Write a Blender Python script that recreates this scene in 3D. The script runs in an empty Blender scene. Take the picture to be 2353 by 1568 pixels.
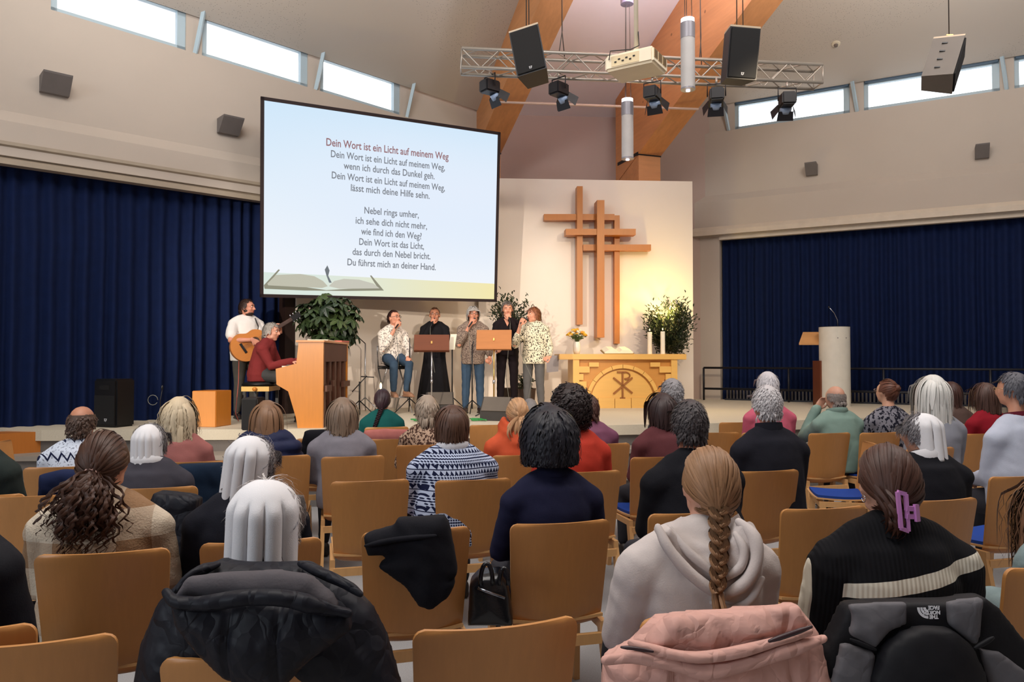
import bpy, bmesh, math, random
import numpy as np
from mathutils import Vector as V, Matrix, Euler, noise
random.seed(7); rng = np.random.default_rng(7)
SC = bpy.context.scene; COL = SC.collection
PI = math.pi; R = math.radians
# ---------------------------------------------------------------- camera, sky, large lights, exposure
F = 1700.0; EYE = V((0, 0, 1.55)); PITCH = math.atan(40 / F)
cam = bpy.data.cameras.new('camera'); cam.sensor_width = 36; cam.lens = 36 * F / 2353; cam.clip_start = .05
camo = bpy.data.objects.new('camera', cam); COL.objects.link(camo)
camo.location = EYE; camo.rotation_euler = (PI / 2 + PITCH, 0, 0); SC.camera = camo
w = bpy.data.worlds.new('sky'); SC.world = w; w.use_nodes = True
w.node_tree.nodes['Background'].inputs[0].default_value = (.86, .93, 1, 1); w.node_tree.nodes['Background'].inputs[1].default_value = 3.2
SC.view_settings.view_transform = 'Standard'; SC.view_settings.look = 'None'; SC.view_settings.gamma = 1
SC.view_settings.exposure = 0.0; SC.view_settings.use_curve_mapping = False
SC.cycles.use_denoising = True; SC.cycles.max_bounces = 6; SC.cycles.diffuse_bounces = 4
def light(name, kind, loc, target, energy, color=(1, 1, 1), size=1.0, spot=60, blend=.5, sizey=None):
    d = bpy.data.lights.new(name, kind); d.energy = energy; d.color = color
    if kind == 'AREA':
        d.size = size
        if sizey: d.shape = 'RECTANGLE'; d.size_y = sizey
    elif kind == 'SPOT': d.spot_size = R(spot); d.spot_blend = blend; d.shadow_soft_size = size
    else: d.shadow_soft_size = size
    o = bpy.data.objects.new(name, d); COL.objects.link(o); o.location = loc
    o.rotation_euler = (V(target) - V(loc)).to_track_quat('-Z', 'Y').to_euler(); return o
# large soft area lights added over the hall (behind and above the rows), stage spots, altar uplight
light('hall_light', 'AREA', (-1.5, 2.0, 8.2), (-1.5, 4.0, 0), 420, (1, .95, .9), 4.5)
light('hall_light', 'AREA', (4.5, 4.5, 8.2), (4.5, 6.5, 0), 300, (1, .95, .9), 4.0)
light('hall_window_light', 'AREA', (-8, -4, 4.5), (0, 6, 1.5), 300, (.8, .9, 1), 4.0)
light('stage_spot', 'SPOT', (-5.0, -3.0, 4.0), (-1.9, 11.4, 1.9), 3900, (1, .87, .72), .12, 24, .5)
light('stage_spot', 'SPOT', (2.6, -3.0, 4.0), (-.6, 12.0, 2.0), 2500, (1, .85, .68), .12, 22, .6)
light('altar_spot', 'SPOT', (3.4, 6.6, 5.0), (1.9, 12.6, 1.7), 520, (1, .80, .55), .1, 55, .8)
light('altar_uplight', 'POINT', (2.62, 12.45, 2.38), (2.6, 13.1, 2.4), 46, (1, .72, .22), .06)
light('pendant_glow', 'AREA', (2.0, 9.2, 6.4), (2.0, 9.8, 9), 110, (.86, .84, 1), .6)
light('ceiling_fill', 'AREA', (-3.2, 6.0, 5.6), (-3.2, 7.5, 9), 130, (1, .96, .92), 1.5)  # this and the next: upward fill added to brighten the ceilings, not fixtures
light('ceiling_fill', 'AREA', (5.2, 8.0, 5.8), (5.2, 9.2, 9), 130, (1, .96, .92), 1.5)

def ray(px, py):
    x = (px - 1176.5) / F; y = (784 - py) / F
    return V((x, math.cos(PITCH) - y * math.sin(PITCH), math.sin(PITCH) + y * math.cos(PITCH)))
def U(px, py, d): r = ray(px, py); return EYE + r * (d / r.y)
def Uz(px, py, z): r = ray(px, py); return EYE + r * ((z - EYE.z) / r.z)
def hit(px, py, p0, n): r = ray(px, py); return EYE + r * ((p0 - EYE).dot(n) / r.dot(n))

# ---------------------------------------------------------------- materials
MC = {}
class NT:
    def __init__(s, name):
        s.m = bpy.data.materials.new(name); s.m.use_nodes = True; s.t = s.m.node_tree; s.b = s.t.nodes['Principled BSDF']
    def n(s, ty, **k):
        nd = s.t.nodes.new(ty)
        for a, v in k.items(): setattr(nd, a, v)
        return nd
    def set(s, nd, key, v):
        if isinstance(v, bpy.types.NodeSocket): s.t.links.new(v, nd.inputs[key])
        else: nd.inputs[key].default_value = v
    def math(s, op, a, b=0.0, c=0.0):
        nd = s.n('ShaderNodeMath', operation=op); s.set(nd, 0, a); s.set(nd, 1, b)
        if op in ('MULTIPLY_ADD', 'COMPARE'): s.set(nd, 2, c)
        return nd.outputs[0]
    def coord(s, kind='Object', scale=(1, 1, 1), rot=(0, 0, 0)):
        tc = s.n('ShaderNodeTexCoord'); mp = s.n('ShaderNodeMapping'); s.t.links.new(tc.outputs[kind], mp.inputs[0])
        mp.inputs['Scale'].default_value = scale; mp.inputs['Rotation'].default_value = rot; return mp.outputs[0]
    def noise(s, vec, scale, detail=3, rough=.5):
        nd = s.n('ShaderNodeTexNoise'); s.set(nd, 'Vector', vec); s.set(nd, 'Scale', scale); s.set(nd, 'Detail', detail); s.set(nd, 'Roughness', rough); return nd.outputs[0]
    def mix(s, f, a, b):
        nd = s.n('ShaderNodeMix', data_type='RGBA')
        s.set(nd, 0, f)
        for i, v in ((6, a), (7, b)):
            if isinstance(v, bpy.types.NodeSocket): s.t.links.new(v, nd.inputs[i])
            else: nd.inputs[i].default_value = (*v[:3], 1)
        return nd.outputs[2]
    def ramp(s, f, lo, hi):
        nd = s.n('ShaderNodeMapRange'); s.set(nd, 0, f); s.set(nd, 1, lo); s.set(nd, 2, hi); return nd.outputs[0]
    def col(s, v): s.set(s.b, 'Base Color', v if isinstance(v, bpy.types.NodeSocket) else (*v[:3], 1))
    def bump(s, h, strength=.2, dist=.01):
        nd = s.n('ShaderNodeBump'); s.set(nd, 'Height', h); s.set(nd, 'Strength', strength); s.set(nd, 'Distance', dist); s.t.links.new(nd.outputs[0], s.b.inputs['Normal'])
def L(c):  # sRGB 0-255 -> linear
    return tuple(((v / 255) / 12.92 if v / 255 < .04045 else ((v / 255 + .055) / 1.055) ** 2.4) for v in c)
def mat(name, c, rough=.6, metal=0, var=.12, vs=6, bump=0, bs=60, spec=.5, sheen=0, emit=None, es=1):
    if name in MC: return MC[name]
    t = NT(name); c = L(c); v = t.coord()
    n = t.noise(v, vs)
    t.col(t.mix(n, tuple(x * (1 - var) for x in c), tuple(min(1, x * (1 + var)) for x in c)))
    t.b.inputs['Roughness'].default_value = rough; t.b.inputs['Metallic'].default_value = metal
    t.b.inputs['Specular IOR Level'].default_value = spec
    if sheen: t.b.inputs['Sheen Weight'].default_value = sheen
    if bump: t.bump(t.noise(v, bs, 4), bump)
    if emit: t.b.inputs['Emission Color'].default_value = (*L(emit), 1); t.b.inputs['Emission Strength'].default_value = es
    MC[name] = t.m; return t.m
def fabric(name, c, rough=.9, var=.15, knit=180, folds=.5, crinkle=0):
    if name in MC: return MC[name]
    t = NT(name); c = L(c); v = t.coord()
    t.col(t.mix(t.noise(v, 9, 4), tuple(x * (1 - var) for x in c), tuple(min(1, x * (1 + var)) for x in c)))
    t.b.inputs['Roughness'].default_value = rough; t.b.inputs['Specular IOR Level'].default_value = .2
    h = t.math('ADD', t.math('MULTIPLY', t.noise(v, knit, 2), .12), t.math('MULTIPLY', t.noise(t.coord(scale=(1, 1, .45)), 9, 2, .4), folds * 2))
    if crinkle:
        vo = t.n('ShaderNodeTexVoronoi', feature='DISTANCE_TO_EDGE'); dv = t.n('ShaderNodeVectorMath', operation='MULTIPLY_ADD'); nn = t.n('ShaderNodeTexNoise'); t.set(nn, 'Vector', v); t.set(nn, 'Scale', 9); t.t.links.new(nn.outputs['Color'], dv.inputs[0]); dv.inputs[1].default_value = (.12, .12, .12); t.t.links.new(t.coord(scale=(1, 1, .7)), dv.inputs[2]); t.t.links.new(dv.outputs[0], vo.inputs['Vector']); t.set(vo, 'Scale', 13)
        h = t.math('ADD', h, t.math('MULTIPLY', t.ramp(vo.outputs[0], 0, .28), crinkle))
    t.bump(h, .5, .012); MC[name] = t.m; return t.m
def wood(name, c, dark=.72, scale=(1, 1, .08), gs=38, rough=.42, knots=False):
    if name in MC: return MC[name]
    t = NT(name); c = L(c); v = t.coord(scale=scale)
    g = t.noise(v, gs, 5, .6); b = t.noise(t.coord(scale=scale), 5, 2)
    f = t.math('ADD', t.math('MULTIPLY', g, .5), t.math('MULTIPLY', b, .5))
    cc = t.mix(t.ramp(f, .35, .65), tuple(x * dark for x in c), c)
    if knots:
        vo = t.n('ShaderNodeTexVoronoi'); t.set(vo, 'Vector', t.coord()); t.set(vo, 'Scale', 2.3)
        cc = t.mix(t.ramp(vo.outputs[0], .07, .045), cc, tuple(x * .42 for x in c))
    t.col(cc); t.b.inputs['Roughness'].default_value = rough; t.bump(g, .04); MC[name] = t.m; return t.m
def pattern(name, kind, c1, c2, s=1.0, thr=.505):
    if name in MC: return MC[name]
    t = NT(name); c1 = L(c1); c2 = L(c2); v = t.coord(); t.b.inputs['Roughness'].default_value = .92; t.b.inputs['Specular IOR Level'].default_value = .2
    sep = t.n('ShaderNodeSeparateXYZ'); t.t.links.new(v, sep.inputs[0]); x, y, z = sep.outputs
    tri = lambda a: t.math('ABSOLUTE', t.math('SUBTRACT', t.math('FRACT', a), .5))
    if kind == 'nordic':      # stacked zigzag, chevron and dot bands
        zz = t.math('MULTIPLY', z, 11 * s); row = t.math('FRACT', t.math('MULTIPLY', zz, .5))
        xx = t.math('ADD', x, t.math('MULTIPLY', y, .7))
        za = t.math('FRACT', t.math('ADD', zz, tri(t.math('MULTIPLY', xx, 26 * s))))
        band1 = t.math('LESS_THAN', za, .42)
        dots = t.math('GREATER_THAN', t.math('MULTIPLY', tri(t.math('MULTIPLY', xx, 48 * s)), tri(t.math('MULTIPLY', z, 44 * s))), .065)
        leaf = t.math('GREATER_THAN', t.noise(t.coord(scale=(1, 1, .6)), 55 * s, 2), .5)
        f = t.mix(t.math('GREATER_THAN', row, .5), t.mix(t.math('GREATER_THAN', row, .78), dots, leaf), band1)
        lines = t.math('LESS_THAN', tri(t.math('MULTIPLY', zz, 1)), .05)
        f = t.math('MAXIMUM', f, lines); t.col(t.mix(f, c1, c2)); t.bump(t.noise(v, 220, 2), .3)
    elif kind == 'yoke':      # white sweater with dark zigzag lines on the yoke
        xx = t.math('ADD', x, t.math('MULTIPLY', y, .7)); q = t.math('MULTIPLY', tri(t.math('MULTIPLY', xx, 22)), .09)
        a = t.math('COMPARE', t.math('ADD', z, q), .93, .010); b = t.math('COMPARE', t.math('SUBTRACT', z, q), 1.0, .007)
        sp = t.math('MULTIPLY', t.math('GREATER_THAN', t.noise(v, 75, 2), .6), .6)
        t.col(t.mix(t.math('MAXIMUM', t.math('MAXIMUM', a, b), sp), c1, c2))
    elif kind == 'plaid':
        a = t.math('GREATER_THAN', t.math('FRACT', t.math('ADD', t.math('MULTIPLY', x, 4.6), .1)), .5); b = t.math('GREATER_THAN', t.math('FRACT', t.math('MULTIPLY', z, 4.6)), .5)
        f = t.math('MULTIPLY', t.math('ADD', a, b), .5)
        t.col(t.mix(t.math('ADD', t.math('MULTIPLY', f, .9), t.math('MULTIPLY', t.noise(v, 90), .1)), c1, c2)); t.bump(t.noise(v, 140), .4)
    elif kind == 'blotch':
        f = t.ramp(t.noise(t.coord(scale=(1, 1, .7)), 34 * s, 2, .6), thr, thr + .02); t.col(t.mix(f, c1, c2))
    elif kind == 'sprig':
        vo = t.n('ShaderNodeTexVoronoi', feature='DISTANCE_TO_EDGE'); t.set(vo, 'Vector', v); t.set(vo, 'Scale', 30 * s)
        f = t.math('MULTIPLY', t.math('LESS_THAN', vo.outputs[0], .13), t.math('GREATER_THAN', t.noise(v, 14 * s, 1), .5)); t.col(t.mix(f, c1, c2))
    elif kind == 'stripe':    # dark knit, one slanting cream stripe across the back, one down the arm
        zz = t.math('SUBTRACT', z, t.math('MULTIPLY', x, .22))
        a = t.math('MULTIPLY', t.math('COMPARE', zz, .872, .023), t.math('MULTIPLY', t.math('GREATER_THAN', x, -.19), t.math('LESS_THAN', y, .02)))
        b = t.math('MULTIPLY', t.math('LESS_THAN', x, -.268), t.math('GREATER_THAN', z, .6))
        e = t.math('MULTIPLY', t.math('COMPARE', zz, .64, .03), t.math('LESS_THAN', y, .02))
        t.col(t.mix(t.math('MAXIMUM', t.math('MAXIMUM', a, b), e), c1, c2)); t.bump(t.math('SINE', t.math('MULTIPLY', x, 500)), .25)
    MC[name] = t.m; return t.m
def hairmat(c, rough=.45):
    name = 'hair_%d_%d_%d' % tuple(c)
    if name in MC: return MC[name]
    t = NT(name); c = L(c); g = t.n('ShaderNodeNewGeometry'); at = t.n('ShaderNodeAttribute', attribute_name='streak'); mp = t.n('ShaderNodeMapping'); t.t.links.new(at.outputs['Vector'], mp.inputs[0]); mp.inputs['Scale'].default_value = (7, 1.2, 1); v = mp.outputs[0]
    st_ = t.noise(v, 1, 3, .65); f = t.math('ADD', t.math('MULTIPLY', g.outputs['Random Per Island'], .25), t.math('MULTIPLY', st_, .75))
    t.col(t.mix(f, tuple(x * .42 for x in c), tuple(min(1, x * 1.45 + .004) for x in c))); t.bump(st_, .3, .003)
    t.b.inputs['Roughness'].default_value = rough; t.b.inputs['Specular IOR Level'].default_value = .35; MC[name] = t.m; return t.m
def skinmat(c=(214, 165, 138)):
    name = 'skin_%d_%d_%d' % tuple(c)
    if name in MC: return MC[name]
    t = NT(name); c = L(c); v = t.coord(); t.col(t.mix(t.noise(v, 14), tuple(x * .86 for x in c), (min(1, c[0] * 1.1), c[1] * 1.02, c[2])))
    t.b.inputs['Roughness'].default_value = .5; t.b.inputs['Subsurface Weight'].default_value = .08; t.b.inputs['Subsurface Radius'].default_value = (.02, .008, .004); t.bump(t.noise(v, 160), .06); MC[name] = t.m; return t.m

# ---------------------------------------------------------------- mesh + object helpers
def link(name, verts, faces, m=None, parent=None, smooth=False):
    me = bpy.data.meshes.new(name); me.from_pydata([tuple(v) for v in verts], [], [tuple(f) for f in faces]); me.update()
    if smooth: me.polygons.foreach_set('use_smooth', [True] * len(me.polygons))
    if m: me.materials.append(m)
    o = bpy.data.objects.new(name, me); COL.objects.link(o); o.parent = parent; return o
def tag(o, label=None, cat=None, group=None, kind=None):
    for k, v in (('label', label), ('category', cat), ('group', group), ('kind', kind)):
        if v: o[k] = v
    return o
def thing(name, label, cat, loc=(0, 0, 0), rz=0, group=None, rot=None):
    o = bpy.data.objects.new(name, None); COL.objects.link(o); o.location = loc; o.rotation_euler = rot if rot else (0, 0, rz); o.empty_display_size = .1
    return tag(o, label, cat, group)
def copy_tree(o, parent=None):
    c = o.copy(); COL.objects.link(c); c.parent = parent
    for ch in list(o.children): copy_tree(ch, c)
    return c
class MB:
    def __init__(s): s.v = []; s.f = []
    def add(s, vs, fs):
        n = len(s.v); s.v += [V(v) for v in vs]; s.f += [tuple(i + n for i in f) for f in fs]; return s
    def box(s, c, size, rot=None, bev=0):
        c = V(c); h = V(size) / 2; M = rot if rot is not None else Matrix.Identity(3)
        if bev:
            bm = bmesh.new(); bmesh.ops.create_cube(bm, size=1)
            for v in bm.verts: v.co = V((v.co.x * size[0], v.co.y * size[1], v.co.z * size[2]))
            bmesh.ops.bevel(bm, geom=bm.edges[:], offset=bev, segments=2, affect='EDGES')
            vs = [c + M @ v.co for v in bm.verts]; bm.verts.index_update(); fs = [[v.index for v in f.verts] for f in bm.faces]; bm.free(); return s.add(vs, fs)
        vs = [c + M @ V((x * h.x, y * h.y, z * h.z)) for x in (-1, 1) for y in (-1, 1) for z in (-1, 1)]
        return s.add(vs, [(0, 1, 3, 2), (4, 6, 7, 5), (0, 4, 5, 1), (2, 3, 7, 6), (0, 2, 6, 4), (1, 5, 7, 3)])
    def bar(s, a, b, wd, dp=None, ref=(0, 0, 1)):
        a, b = V(a), V(b); t = (b - a).normalized(); r = V(ref)
        if abs(t.dot(r)) > .97: r = V((0, 1, 0))
        x = t.cross(r).normalized(); y = x.cross(t); dp = dp or wd
        M = Matrix((x, y, t)).transposed(); return s.box((a + b) / 2, (wd, dp, (b - a).length), M)
    def tube(s, pts, rad, n=10, ref=None, cap=True, rnd=False):
        pts = [V(p) for p in pts]; m = len(pts)
        if not isinstance(rad, (list, tuple)) or (isinstance(rad, tuple)): rad = [rad] * m
        rad = [r if isinstance(r, tuple) else (r, r) for r in rad]
        if rnd:
            t0 = (pts[0] - pts[1]).normalized(); t1 = (pts[-1] - pts[-2]).normalized(); r0 = min(rad[0]); r1 = min(rad[-1])
            sc = lambda r, k: (r[0] * k, r[1] * k)
            pts = [pts[0] + t0 * r0 * .9, pts[0] + t0 * r0 * .6] + pts + [pts[-1] + t1 * r1 * .6, pts[-1] + t1 * r1 * .9]
            rad = [sc(rad[0], .4), sc(rad[0], .78)] + rad + [sc(rad[-1], .78), sc(rad[-1], .4)]; m += 4
        vs = []; fs = []; a0 = None
        for i, p in enumerate(pts):
            t = (pts[min(i + 1, m - 1)] - pts[max(i - 1, 0)]).normalized()
            if a0 is None:
                a0 = V(ref) if ref else (V((0, 0, 1)) if abs(t.z) < .9 else V((1, 0, 0)))
            a = a0 - t * a0.dot(t)
            if a.length < 1e-4: a = t.orthogonal()
            a.normalize(); b = t.cross(a)
            if not ref: a0 = a
            for k in range(n):
                an = 2 * PI * k / n; vs.append(p + a * math.cos(an) * rad[i][0] + b * math.sin(an) * rad[i][1])
        for i in range(m - 1):
            for k in range(n): fs.append((i * n + k, i * n + (k + 1) % n, (i + 1) * n + (k + 1) % n, (i + 1) * n + k))
        if cap: fs.append(tuple(range(n))[::-1]); fs.append(tuple((m - 1) * n + k for k in range(n)))
        return s.add(vs, fs)
    def ell(s, c, r, M=None, nu=14, nv=9):
        c = V(c); r = V(r) if not isinstance(r, float) else V((r, r, r)); M = M or Matrix.Identity(3); vs = [c + M @ V((0, 0, r.z))]; fs = []
        for i in range(1, nv):
            th = PI * i / nv
            for k in range(nu): ph = 2 * PI * k / nu; vs.append(c + M @ V((r.x * math.sin(th) * math.cos(ph), r.y * math.sin(th) * math.sin(ph), r.z * math.cos(th))))
        vs.append(c + M @ V((0, 0, -r.z))); e = len(vs) - 1
        for k in range(nu): fs.append((0, 1 + k, 1 + (k + 1) % nu)); fs.append((e, 1 + (nv - 2) * nu + (k + 1) % nu, 1 + (nv - 2) * nu + k))
        for i in range(nv - 2):
            for k in range(nu): a = 1 + i * nu; fs.append((a + k, a + nu + k, a + nu + (k + 1) % nu, a + (k + 1) % nu))
        return s.add(vs, fs)
    def lathe(s, prof, c=(0, 0, 0), n=20):
        c = V(c); vs = []; fs = []; m = len(prof)
        for r, z in prof:
            for k in range(n): a = 2 * PI * k / n; vs.append(c + V((r * math.cos(a), r * math.sin(a), z)))
        for i in range(m - 1):
            for k in range(n): fs.append((i * n + k, i * n + (k + 1) % n, (i + 1) * n + (k + 1) % n, (i + 1) * n + k))
        fs.append(tuple(range(n))[::-1]); fs.append(tuple((m - 1) * n + k for k in range(n))); return s.add(vs, fs)
    def prism(s, poly, z0, z1):
        n = len(poly); vs = [V((p[0], p[1], z0)) for p in poly] + [V((p[0], p[1], z1)) for p in poly]
        return s.add(vs, [tuple(range(n))[::-1], tuple(range(n, 2 * n))] + [(i, (i + 1) % n, n + (i + 1) % n, n + i) for i in range(n)])
    def slab(s, pts, d):     # polygon of 3D points extruded by vector d
        n = len(pts); d = V(d); vs = [V(p) for p in pts] + [V(p) + d for p in pts]
        return s.add(vs, [tuple(range(n))[::-1], tuple(range(n, 2 * n))] + [(i, (i + 1) % n, n + (i + 1) % n, n + i) for i in range(n)])
    def go(s, name, m, parent=None, smooth=False, label=None, kind=None):
        o = link(name, s.v, s.f, m, parent, smooth)
        bm = bmesh.new(); bm.from_mesh(o.data); bmesh.ops.recalc_face_normals(bm, faces=bm.faces); bm.to_mesh(o.data); bm.free()
        if smooth == 'auto':
            o.data.polygons.foreach_set('use_smooth', [True] * len(o.data.polygons)); o.data.set_sharp_from_angle(angle=R(35))
        return tag(o, label, None, None, kind)
def remesh(mb, voxel, smooth=2, sf=.5):
    o = link('tmp', mb.v, mb.f); m = o.modifiers.new('r', 'REMESH'); m.mode = 'VOXEL'; m.voxel_size = voxel
    if smooth: q = o.modifiers.new('s', 'SMOOTH'); q.iterations = smooth; q.factor = sf
    dg = bpy.context.evaluated_depsgraph_get(); me = bpy.data.meshes.new_from_object(o.evaluated_get(dg)); old = o.data
    bpy.data.objects.remove(o); bpy.data.meshes.remove(old); me.polygons.foreach_set('use_smooth', [True] * len(me.polygons)); return me
def obj_me(name, me, m, parent, label=None):
    me.materials.clear(); me.materials.append(m); me.name = name; o = bpy.data.objects.new(name, me); COL.objects.link(o); o.parent = parent
    if label: o['label'] = label
    return o
def coords(me): a = np.empty(len(me.vertices) * 3); me.vertices.foreach_get('co', a); return a.reshape(-1, 3)
def setco(me, a): me.vertices.foreach_set('co', a.ravel()); me.update()
def nz(p, s): return noise.noise(V(p) * s)

# ---------------------------------------------------------------- the hall
wall_m = mat('plaster_wall', (196, 184, 172), .85, var=.03, vs=2, bump=.03, bs=120)
altar_wall_m = mat('white_plaster', (238, 226, 214), .85, var=.02, vs=2)
back_wall_m = mat('rosy_plaster', (188, 166, 156), .85, var=.03, vs=2)
def ceil_mat():
    t = NT('acoustic_ceiling'); c = L((205, 196, 186)); v = t.coord()
    vo = t.n('ShaderNodeTexVoronoi'); t.set(vo, 'Vector', v); t.set(vo, 'Scale', 34)
    patch = t.math('GREATER_THAN', t.noise(v, .38, 0), .53)
    f = t.math('MULTIPLY', t.math('LESS_THAN', vo.outputs[0], .17), patch)
    t.col(t.mix(f, c, tuple(x * .5 for x in c))); t.b.inputs['Roughness'].default_value = .9; return t.m
ceil_m = ceil_mat()
beam_m = wood('spruce_beam', (205, 142, 92), .8, (.12, 1, 1), 20, .55, True)
chair_m = wood('beech_ply', (192, 134, 76), .88, (1, 1, .06), 60, .38)
edge_m = wood('beech_edge', (214, 164, 108), .88, (1, 1, .06), 60, .4)
HS = .75
Z = V((0, 0, 1))
Lp = Uz(0, 388, 3.72); Lq = Uz(620, 476, 3.72); Ld = (Lq - Lp); Ld.z = 0; Ld.normalize(); Ln = V((Ld.y, -Ld.x, 0))
Rp = Uz(1655, 545, 3.93); Rq = Uz(2353, 490, 3.93); Rd = (Rq - Rp); Rd.z = 0; Rd.normalize(); Rn = V((Rd.y, -Rd.x, 0))
if Rn.y > 0: Rn = -Rn
if Ln.x < 0: Ln = -Ln
SHL = [0, 0]
def LW(t, z, off=0): return V((Lp.x, Lp.y, 0)) + Ld * t + Z * (z + (SHL[0] + SHL[1] * t if z > 5.2 else 0)) + Ln * off
def RW(t, z, off=0): return V((Rp.x, Rp.y, 0)) + Rd * t + Z * z + Rn * off
def tL(px): h = hit(px, 700, Lp, Ln); return (h - Lp).dot(Ld)
def tR(px): h = hit(px, 700, Rp, Rn); return (h - Rp).dot(Rd)
def zL(px, py): return hit(px, py, Lp, Ln).z
def zR(px, py): return hit(px, py, Rp, Rn).z
def wbox(mb, W, t0, t1, z0, z1, o0, o1):
    vs = [W(t, z, o) for t in (t0, t1) for o in (o0, o1) for z in (z0, z1)]
    return mb.add(vs, [(0, 1, 3, 2), (4, 6, 7, 5), (0, 4, 5, 1), (2, 3, 7, 6), (0, 2, 6, 4), (1, 5, 7, 3)])
def wprof(mb, W, t0, t1, prof):     # prof: list of (off, z)
    return mb.slab([W(t0, z, o) for o, z in prof], W(t1, 0, 0) - W(t0, 0, 0))
fl = MB().box((0, 4, -.05), (34, 30, .1))
def floor_mat():
    t = NT('grey_carpet_floor'); v = t.coord(); t.col(t.mix(t.noise(v, 180, 3), L((120, 118, 118)), L((168, 168, 170)))); t.b.inputs['Roughness'].default_value = .8; return t.m
tag(fl.go('floor', floor_mat()), kind='structure')
tb = tL(1072); tc = tL(655)
za, zb = zL(110, 20) - 5.60, zL(918, 264) - 5.60; ta_, tb_ = tL(110), tL(918); SHL[1] = (zb - za) / (tb_ - ta_); SHL[0] = za - SHL[1] * ta_
print('SHL', SHL, 'tops', zL(500, 35), zL(710, 112), zL(925, 190), tL(500), tL(710), tL(925), 'crease', zL(0, 240), zL(590, 365), 'R', zR(1693, 293), zR(2305, 218), zR(1693, 232), zR(2305, 137))
ZS = 5.60; ZT = 6.2; RS = 6.01; RT = 6.56
m = MB(); wbox(m, LW, -8, tb + .3, 4.36, ZS, -.3, 0)
wprof(m, LW, -8, tb + .3, [(-.3, 3.86), (.10, 3.86), (.10, 4.26), (0, 4.40), (-.3, 4.40)])
wbox(m, LW, -8, tb + .3, 0, 3.72, -.5, -.3)
wbox(m, LW, tc + .12, tb + .3, 0, 3.9, -.3, .02)
tag(m.go('wall_left', wall_m), kind='structure')
m = MB(); wprof(m, LW, -8, tc + .2, [(-.02, 3.76), (.12, 3.76), (.12, 3.82), (.06, 3.85), (.06, 3.94), (.13, 3.98), (.13, 4.02), (-.02, 4.02)])
tag(m.go('trim_1', mat('curtain_rail_grey', (170, 156, 138), .6)), kind='structure')
tag(wbox(MB(), LW, tc - .02, tc + .13, HS, 3.6, -.2, .05).go('trim_2', mat('dark_post', (42, 24, 20), .6)), kind='structure')
m = MB(); t9 = 11
wbox(m, RW, -.9, t9, 4.74, RS, -.3, 0)
wprof(m, RW, -.9, t9, [(-.3, 3.93), (.12, 3.93), (.12, 4.62), (0, 4.76), (-.3, 4.76)])
wbox(m, RW, -.9, t9, 0, 3.93, -.5, -.3); wbox(m, RW, -.9, 0, 0, 3.93, -.3, .06)
tag(m.go('wall_right', wall_m), kind='structure')
m = MB(); wprof(m, RW, -.75, t9, [(-.02, 3.95), (.20, 3.95), (.20, 4.04), (.12, 4.12), (-.02, 4.12)]); wprof(m, RW, 0, t9, [(-.02, 3.86), (.10, 3.86), (.10, 3.95), (-.02, 3.95)])
tag(m.go('trim_3', mat('cream_moulding', (214, 200, 182), .6)), kind='structure')
# curtains: pleated cloth
def curtain(W, t0, t1, z0, z1, name, label, seed):
    rnd = random.Random(seed); n = int((t1 - t0) / .018); vs = []; fs = []; ph = 0; per = .17; off = []; k = 0.0
    for i in range(n + 1):
        if k >= 1: k -= 1; per = rnd.uniform(.12, .22)
        off.append(k); k += .018 / per
    nzr = 14
    for i in range(n + 1):
        t = t0 + (t1 - t0) * i / n
        for j in range(nzr + 1):
            f = j / nzr; z = z0 + (z1 - z0) * f
            a = .028 + .03 * (1 - f)
            o = -.12 + a * math.cos(2 * PI * off[i]) + .02 * nz((t, z * .4, seed), 2.2)
            vs.append(W(t + .012 * nz((t, z, seed + 3), 1.5), z, o))
    for i in range(n):
        for j in range(nzr): a = i * (nzr + 1) + j; fs.append((a, a + 1, a + nzr + 2, a + nzr + 1))
    o = link(name, vs, fs, fabric('navy_curtain', (12, 28, 66), .85, .25, 150, .1), None, True); return tag(o, label, 'curtain')
curtain(LW, -1.6, tc, HS + .0, 3.82, 'curtain', 'long navy pleated curtain along the left wall behind the guitarist', 3)
curtain(LW, -7.5, -1.6, .35, 3.82, 'curtain', 'navy curtain panel continuing past the left edge of the picture', 5)
curtain(RW, .02, 9, HS - .02, 3.9, 'curtain', 'long navy pleated curtain on the right wall behind the white lectern', 9)
# windows
frame_m = mat('window_frame', (176, 196, 206), .4, var=.03); gl = NT('pane_glass'); gb = gl.n('ShaderNodeBsdfTransparent'); gg = gl.n('ShaderNodeBsdfGlossy'); gg.inputs['Roughness'].default_value = .02
gm = gl.n('ShaderNodeMixShader'); gm.inputs[0].default_value = .06; gl.t.links.new(gb.outputs[0], gm.inputs[1]); gl.t.links.new(gg.outputs[0], gm.inputs[2]); gl.t.links.new(gm.outputs[0], gl.t.nodes['Material Output'].inputs[0])
wn = [0]
def window(W, t0, t1, z0, z1, side):
    wn[0] += 1; r = bpy.data.objects.new('window_%d' % wn[0], None); COL.objects.link(r); tag(r, kind='structure')
    fw = .07; o0, o1 = -.16, -.08
    m = MB(); wbox(m, W, t0, t1, z0, z0 + fw, o0, o1); wbox(m, W, t0, t1, z1 - fw, z1, o0, o1); wbox(m, W, t0, t0 + fw, z0, z1, o0, o1); wbox(m, W, t1 - fw * 1.5, t1, z0, z1, o0, o1)
    m.go('window_frame', frame_m, r)
    wbox(MB(), W, t0 + fw, t1 - fw * 1.5, z0 + fw, z1 - fw, -.125, -.12).go('pane', gl.m, r)
    wbox(MB(), W, t0 + .02, t1 - .02, z1 - .05, z1 + .03, -.08, -.02).go('blind_rail', mat('blind_rail', (60, 84, 104), .5), r)
    # slanting stay on the near side of each window
    s = t1 + .05 if side > 0 else t0 - .05
    MB().bar(W(s + .06 * side, z0, -.02), W(s + .13 * side, z1 - .02, .10), .05, .04).go('window_stay', frame_m, r)
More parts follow.
